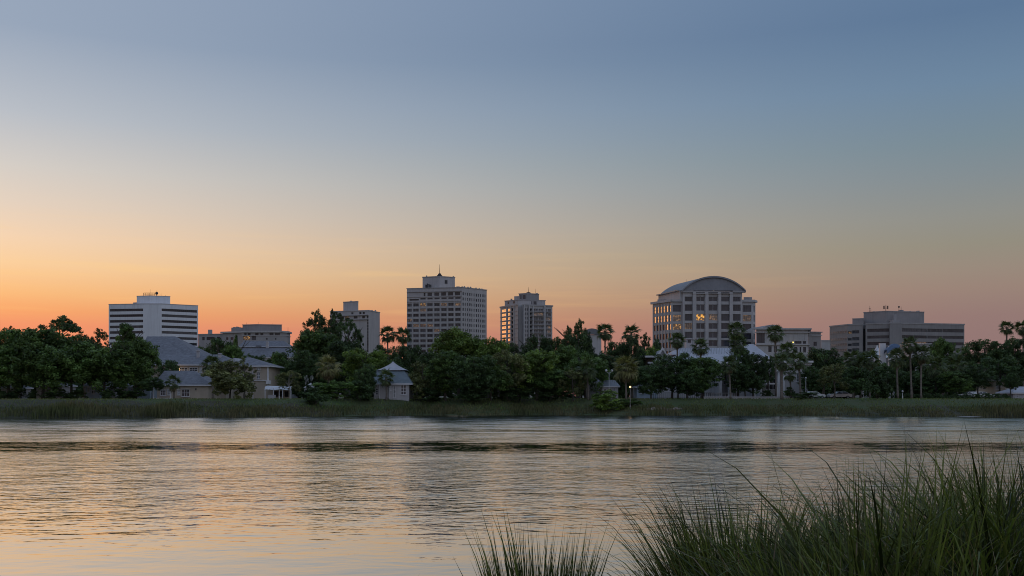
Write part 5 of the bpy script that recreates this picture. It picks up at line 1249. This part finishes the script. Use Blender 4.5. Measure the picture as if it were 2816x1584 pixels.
# --- reeds and bank grass
def blades(name, base, h, lean, w_, mat, seg=3, rg=None, az=None, curve=1.6, parent=None, twist=None):
    n = len(base); az = rg.uniform(0, 2 * np.pi, n) if az is None else az
    d = np.stack([np.cos(az), np.sin(az), np.zeros(n)], 1)
    fa = rg.uniform(0, 2 * np.pi, n) if twist is None else twist
    s = np.stack([np.cos(fa), np.sin(fa), np.zeros(n)], 1)
    V_ = np.empty((n, 2 * seg + 1, 3))
    for k in range(seg + 1):
        q = k / seg
        bend = (q ** curve) * lean
        c = base + d * (h * bend)[:, None]; c[:, 2] += h * (q - .45 * (bend * q) * np.minimum(1, lean))
        ww = w_ * (1 - q ** 2.2) * (.55 + .9 * min(q * 3, 1) * (1 if seg > 3 else .6))
        if k < seg: V_[:, 2 * k] = c - s * ww[:, None]; V_[:, 2 * k + 1] = c + s * ww[:, None]
        else: V_[:, 2 * seg] = c
    nv = 2 * seg + 1; off = (np.arange(n) * nv)[:, None]
    loops, starts, tot = [], [], []
    quads = np.concatenate([off + np.array([[2 * k, 2 * k + 1, 2 * k + 3, 2 * k + 2]]) for k in range(seg - 1)], 0).reshape(-1) if seg > 1 else np.zeros(0, int)
    tris = (off + np.array([[2 * seg - 2, 2 * seg - 1, 2 * seg]])).reshape(-1)
    nq, ntri = len(quads) // 4, len(tris) // 3
    me = bpy.data.meshes.new(name)
    me.vertices.add(n * nv); me.vertices.foreach_set('co', V_.reshape(-1).astype(np.float32))
    me.loops.add(len(quads) + len(tris)); me.loops.foreach_set('vertex_index', np.concatenate([quads, tris]).astype(np.int32))
    me.polygons.add(nq + ntri); me.polygons.foreach_set('loop_start', np.concatenate([np.arange(nq) * 4, len(quads) + np.arange(ntri) * 3]).astype(np.int32))
    me.polygons.foreach_set('loop_total', np.concatenate([np.full(nq, 4), np.full(ntri, 3)]).astype(np.int32))
    me.materials.append(MATS[mat]); me.update(calc_edges=True); me.validate()
    o = bpy.data.objects.new(name, me); col.objects.link(o)
    if parent: o.parent = parent
    return o
rg = np.random.default_rng(4)
n = 46000
x = rg.uniform(-112, 112, n); sy = np.array([shore_y(a) for a in x]); s = rg.random(n) ** 1.15 * 8.5 - .6
patch = np.clip(.5 + .32 * np.sin(x * .33 + 1.3 * np.sin(x * .11)) + .22 * np.sin(x * .91 + 2 * np.sin(x * .17)) + .18 * np.sin(x * 2.3 + 1), 0, 1)
keep = rg.random(n) < (.55 + .45 * patch); x, sy, s, patch = x[keep], sy[keep], s[keep], patch[keep]
bs = np.stack([x, sy + s, np.array([gz(a, c) for a, c in zip(x, sy + s)])], 1)
bs[:, 2] = np.maximum(bs[:, 2], -.1)
tall = np.interp(x, [-85, -45, -25, 0, 40, 85], [2.0, 1.9, 1.5, 1.15, 1.25, 1.45]) * (1 - .055 * np.maximum(s, 0)) * (.45 + .62 * patch) * np.clip(.86 + .30 * np.sin(x * .19 + 1.7 * np.sin(x * .06)) + .16 * np.sin(x * .47 + 2), .4, 1.25)
hh = tall * rg.uniform(.55, 1.08, len(x))
tag(blades('reed_belt', bs, hh, rg.uniform(.05, .3, len(x)), rg.uniform(.025, .06, len(x)), 'reed', 2, rg), 'dark reed belt along the far waterline', 'reeds', kind='stuff')
n = 34000
x = rg.uniform(-112, 112, n); sy = np.array([shore_y(a) for a in x]); s = rg.uniform(4, 24, n)
bs = np.stack([x, sy + s, np.array([gz(a, c) for a, c in zip(x, sy + s)])], 1)
tag(blades('bank_grass', bs, rg.uniform(.12, .42, n) * np.interp(s, [4, 12, 24], [1.5, .8, .4]), rg.uniform(.1, .5, n), rg.uniform(.03, .07, n), 'bank_grass', 2, rg), 'rough green grass on the far bank above the reeds', 'grass', kind='stuff')

# --- tall grass on the near bank: tussocks of arching blades
rg = np.random.default_rng(12)
def arcs(name, base, h, a0, a1, az, w_, mat, seg=7):
    n = len(base); d = np.stack([np.cos(az), np.sin(az), np.zeros(n)], 1); fa = az + np.pi / 2 + rg.normal(0, .7, n)
    s = np.stack([np.cos(fa), np.sin(fa), np.zeros(n)], 1); nv = 2 * seg + 1; V_ = np.empty((n, nv, 3)); c = base.copy()
    for k in range(seg + 1):
        q = k / seg; ww = (w_ * np.minimum(1, .45 + 2.2 * q) * (1 - q ** 2.4))[:, None]
        if k < seg: V_[:, 2 * k] = c - s * ww; V_[:, 2 * k + 1] = c + s * ww
        else: V_[:, 2 * seg] = c
        th = a0 + a1 * ((k + .5) / seg) ** 2.0
        c = c + d * (np.sin(th) * h / seg)[:, None]; c[:, 2] += np.cos(th) * h / seg
    off = (np.arange(n) * nv)[:, None]
    quads = np.concatenate([off + np.array([[2 * k, 2 * k + 1, 2 * k + 3, 2 * k + 2]]) for k in range(seg - 1)], 0).reshape(-1); tris = (off + np.array([[2 * seg - 2, 2 * seg - 1, 2 * seg]])).reshape(-1)
    nq, ntri = len(quads) // 4, len(tris) // 3; me = bpy.data.meshes.new(name)
    me.vertices.add(n * nv); me.vertices.foreach_set('co', V_.reshape(-1).astype(np.float32))
    me.loops.add(len(quads) + len(tris)); me.loops.foreach_set('vertex_index', np.concatenate([quads, tris]).astype(np.int32))
    me.polygons.add(nq + ntri); me.polygons.foreach_set('loop_start', np.concatenate([np.arange(nq) * 4, len(quads) + np.arange(ntri) * 3]).astype(np.int32))
    me.polygons.foreach_set('loop_total', np.concatenate([np.full(nq, 4), np.full(ntri, 3)]).astype(np.int32))
    me.materials.append(MATS[mat]); me.update(calc_edges=True); me.validate()
    o = bpy.data.objects.new(name, me); col.objects.link(o)
    return o
def near(name, label, nt_, nb, px0, px1, prof, d0, d1, mat='near_grass', a0=(.0, .38), a1=(.1, 1.5), w_=(.0032, .0075), hv=(.55, 1.0), spread=.09, splay=None, boost=1.0):
    """nt_ tussocks of nb blades between the bearings px0..px1 at d0..d1 metres; prof gives how high they reach"""
    px = rg.uniform(px0, px1, nt_); d = rg.uniform(d0, d1, nt_); x = (px - CX) / F * d
    tip = CAM_H - (np.interp(px, *prof) - HY) / F * d; g0 = np.array([gz(a, c) for a, c in zip(x, d)])
    th = (tip - g0) * rg.uniform(.72, 1.06, nt_) * boost
    i = np.repeat(np.arange(nt_), nb); n = len(i)
    az = rg.uniform(0, 2 * np.pi, n); rad = spread * rg.random(n) ** .5
    if splay is not None: side = np.clip((px[i] - splay) / (.5 * (px1 - px0)), -1, 1); az = np.where(rg.random(n) < np.abs(side) * .8, np.where(side > 0, 0, np.pi) + rg.normal(0, .6, n), az)
    bx, by = x[i] + np.cos(az) * rad, d[i] + np.sin(az) * rad
    bz = np.array([gz(a, c) for a, c in zip(bx, by)]) - .04
    h = np.maximum(th[i] * rg.uniform(*hv, n), .2)
    t0 = rg.uniform(*a0, n); t1 = rg.uniform(0, 1, n) ** 1.7 * (a1[1] - a1[0]) + a1[0]
    h = h * (1 + .16 * t1 + .25 * t0)
    return tag(arcs(name, np.stack([bx, by, bz], 1), h, t0, t1, az, rg.uniform(*w_, n), mat), label, 'grass', kind='stuff')
PR = ([2080, 2160, 2230, 2300, 2400, 2550, 2700, 2816, 2960], [1540, 1480, 1420, 1362, 1325, 1300, 1272, 1256, 1245])
BIG = (.0055, .0125)
near('tall_grass', 'dense tall green grass on the near bank, right corner', 260, 26, 2190, 2960, PR, 3.8, 5.8, hv=(.74, 1.02), boost=1.05, w_=(.004, .0115), a0=(0, .24), a1=(.1, 2.3))
near('low_grass', 'shorter dense grass filling the right corner of the near bank', 190, 26, 2060, 2960, ([2060, 2200, 2300, 2600, 2960], [1600, 1530, 1470, 1400, 1370]), 3.4, 4.8, hv=(.75, 1.03), boost=.98, w_=BIG, a1=(.1, 2.0))
near('grass_clump', 'spreading clump of tall grass left of the dense bank grass', 120, 28, 1965, 2165, ([1940, 1960, 1985, 2050, 2120, 2190], [1475, 1410, 1378, 1378, 1400, 1440]), 4.9, 5.7, splay=2060, hv=(.76, 1.03), boost=1.02, w_=BIG, a0=(0, .15), a1=(.1, 1.1), spread=.06)
near('grass_tuft', 'small dark tuft of reed grass at the bottom centre', 22, 46, 1432, 1545, ([1405, 1450, 1500, 1580], [1482, 1460, 1458, 1484]), 5.9, 6.15, splay=1490, a0=(0, .12), a1=(.02, .45), spread=.075, w_=(.006, .012), hv=(.86, 1.04), boost=.995)
near('dry_grass', 'dry tan grass at the right edge of the near bank', 26, 26, 2730, 2960, ([2730, 2816, 2960], [1480, 1430, 1410]), 3.0, 3.5, 'near_dry', w_=(.002, .004), a1=(.2, 2.0))
near('dead_stalks', 'scattered dead stalks among the near bank grass', 220, 6, 1960, 2900, ([1890, 2100, 2200, 2300, 2900], [1450, 1440, 1440, 1400, 1340]), 3.6, 5.5, 'near_dry', a0=(.05, .5), a1=(.3, 2.4), w_=(.004, .008), hv=(.75, 1.05))
near('seed_stalks', 'long thin stalks rising above the near bank grass', 22, 2, 1950, 2900, ([1950, 2040, 2140, 2250, 2500, 2816, 2900], [1360, 1360, 1400, 1310, 1275, 1228, 1220]), 4.0, 5.5, a0=(0, .2), a1=(.05, .9), w_=(.003, .006), hv=(.92, 1.06))
near('low_twigs', 'few low bent stalks at the bottom edge left of the tuft', 6, 2, 1080, 1300, ([1080, 1200, 1300], [1556, 1552, 1560]), 6.0, 6.3, 'near_dry', a0=(.1, .6), a1=(.2, 1.2), w_=(.003, .006), hv=(.95, 1.08))

# ------------------------------------------------------------------ pieces that repeat along a front become parts of their own
def split_parts(names):
    for o in [q for q in col.objects if q.type == 'MESH' and q.parent and q.name.split('.')[0] in names]:
        me = o.data; n = len(me.vertices); root = list(range(n))
        def find(a):
            while root[a] != a: root[a] = root[root[a]]; a = root[a]
            return a
        for f in me.polygons:
            a = find(f.vertices[0])
            for q in f.vertices: root[find(q)] = a
        groups = {}
        for f in me.polygons: groups.setdefault(find(f.vertices[0]), []).append(f)
        if len(groups) < 2: continue
        base = o.name.split('.')[0]
        for fs in groups.values():
            idx = {}; vs = []
            for f in fs:
                for q in f.vertices:
                    if q not in idx: idx[q] = len(vs); vs.append(tuple(me.vertices[q].co))
            m2 = bpy.data.meshes.new(base); m2.from_pydata(vs, [], [[idx[q] for q in f.vertices] for f in fs])
            for mt in me.materials: m2.materials.append(mt)
            m2.update()
            c = bpy.data.objects.new(base, m2); col.objects.link(c); c.parent = o.parent; c.location = o.location
        bpy.data.objects.remove(o)
split_parts({'pilaster', 'pier', 'floor_band', 'ledge', 'roof_box', 'roof_vent', 'louvre', 'chimney', 'panel_joint', 'trim', 'roof_machinery', 'opening_shade', 'roof_seam', 'balcony_slab', 'vault_soffit'})
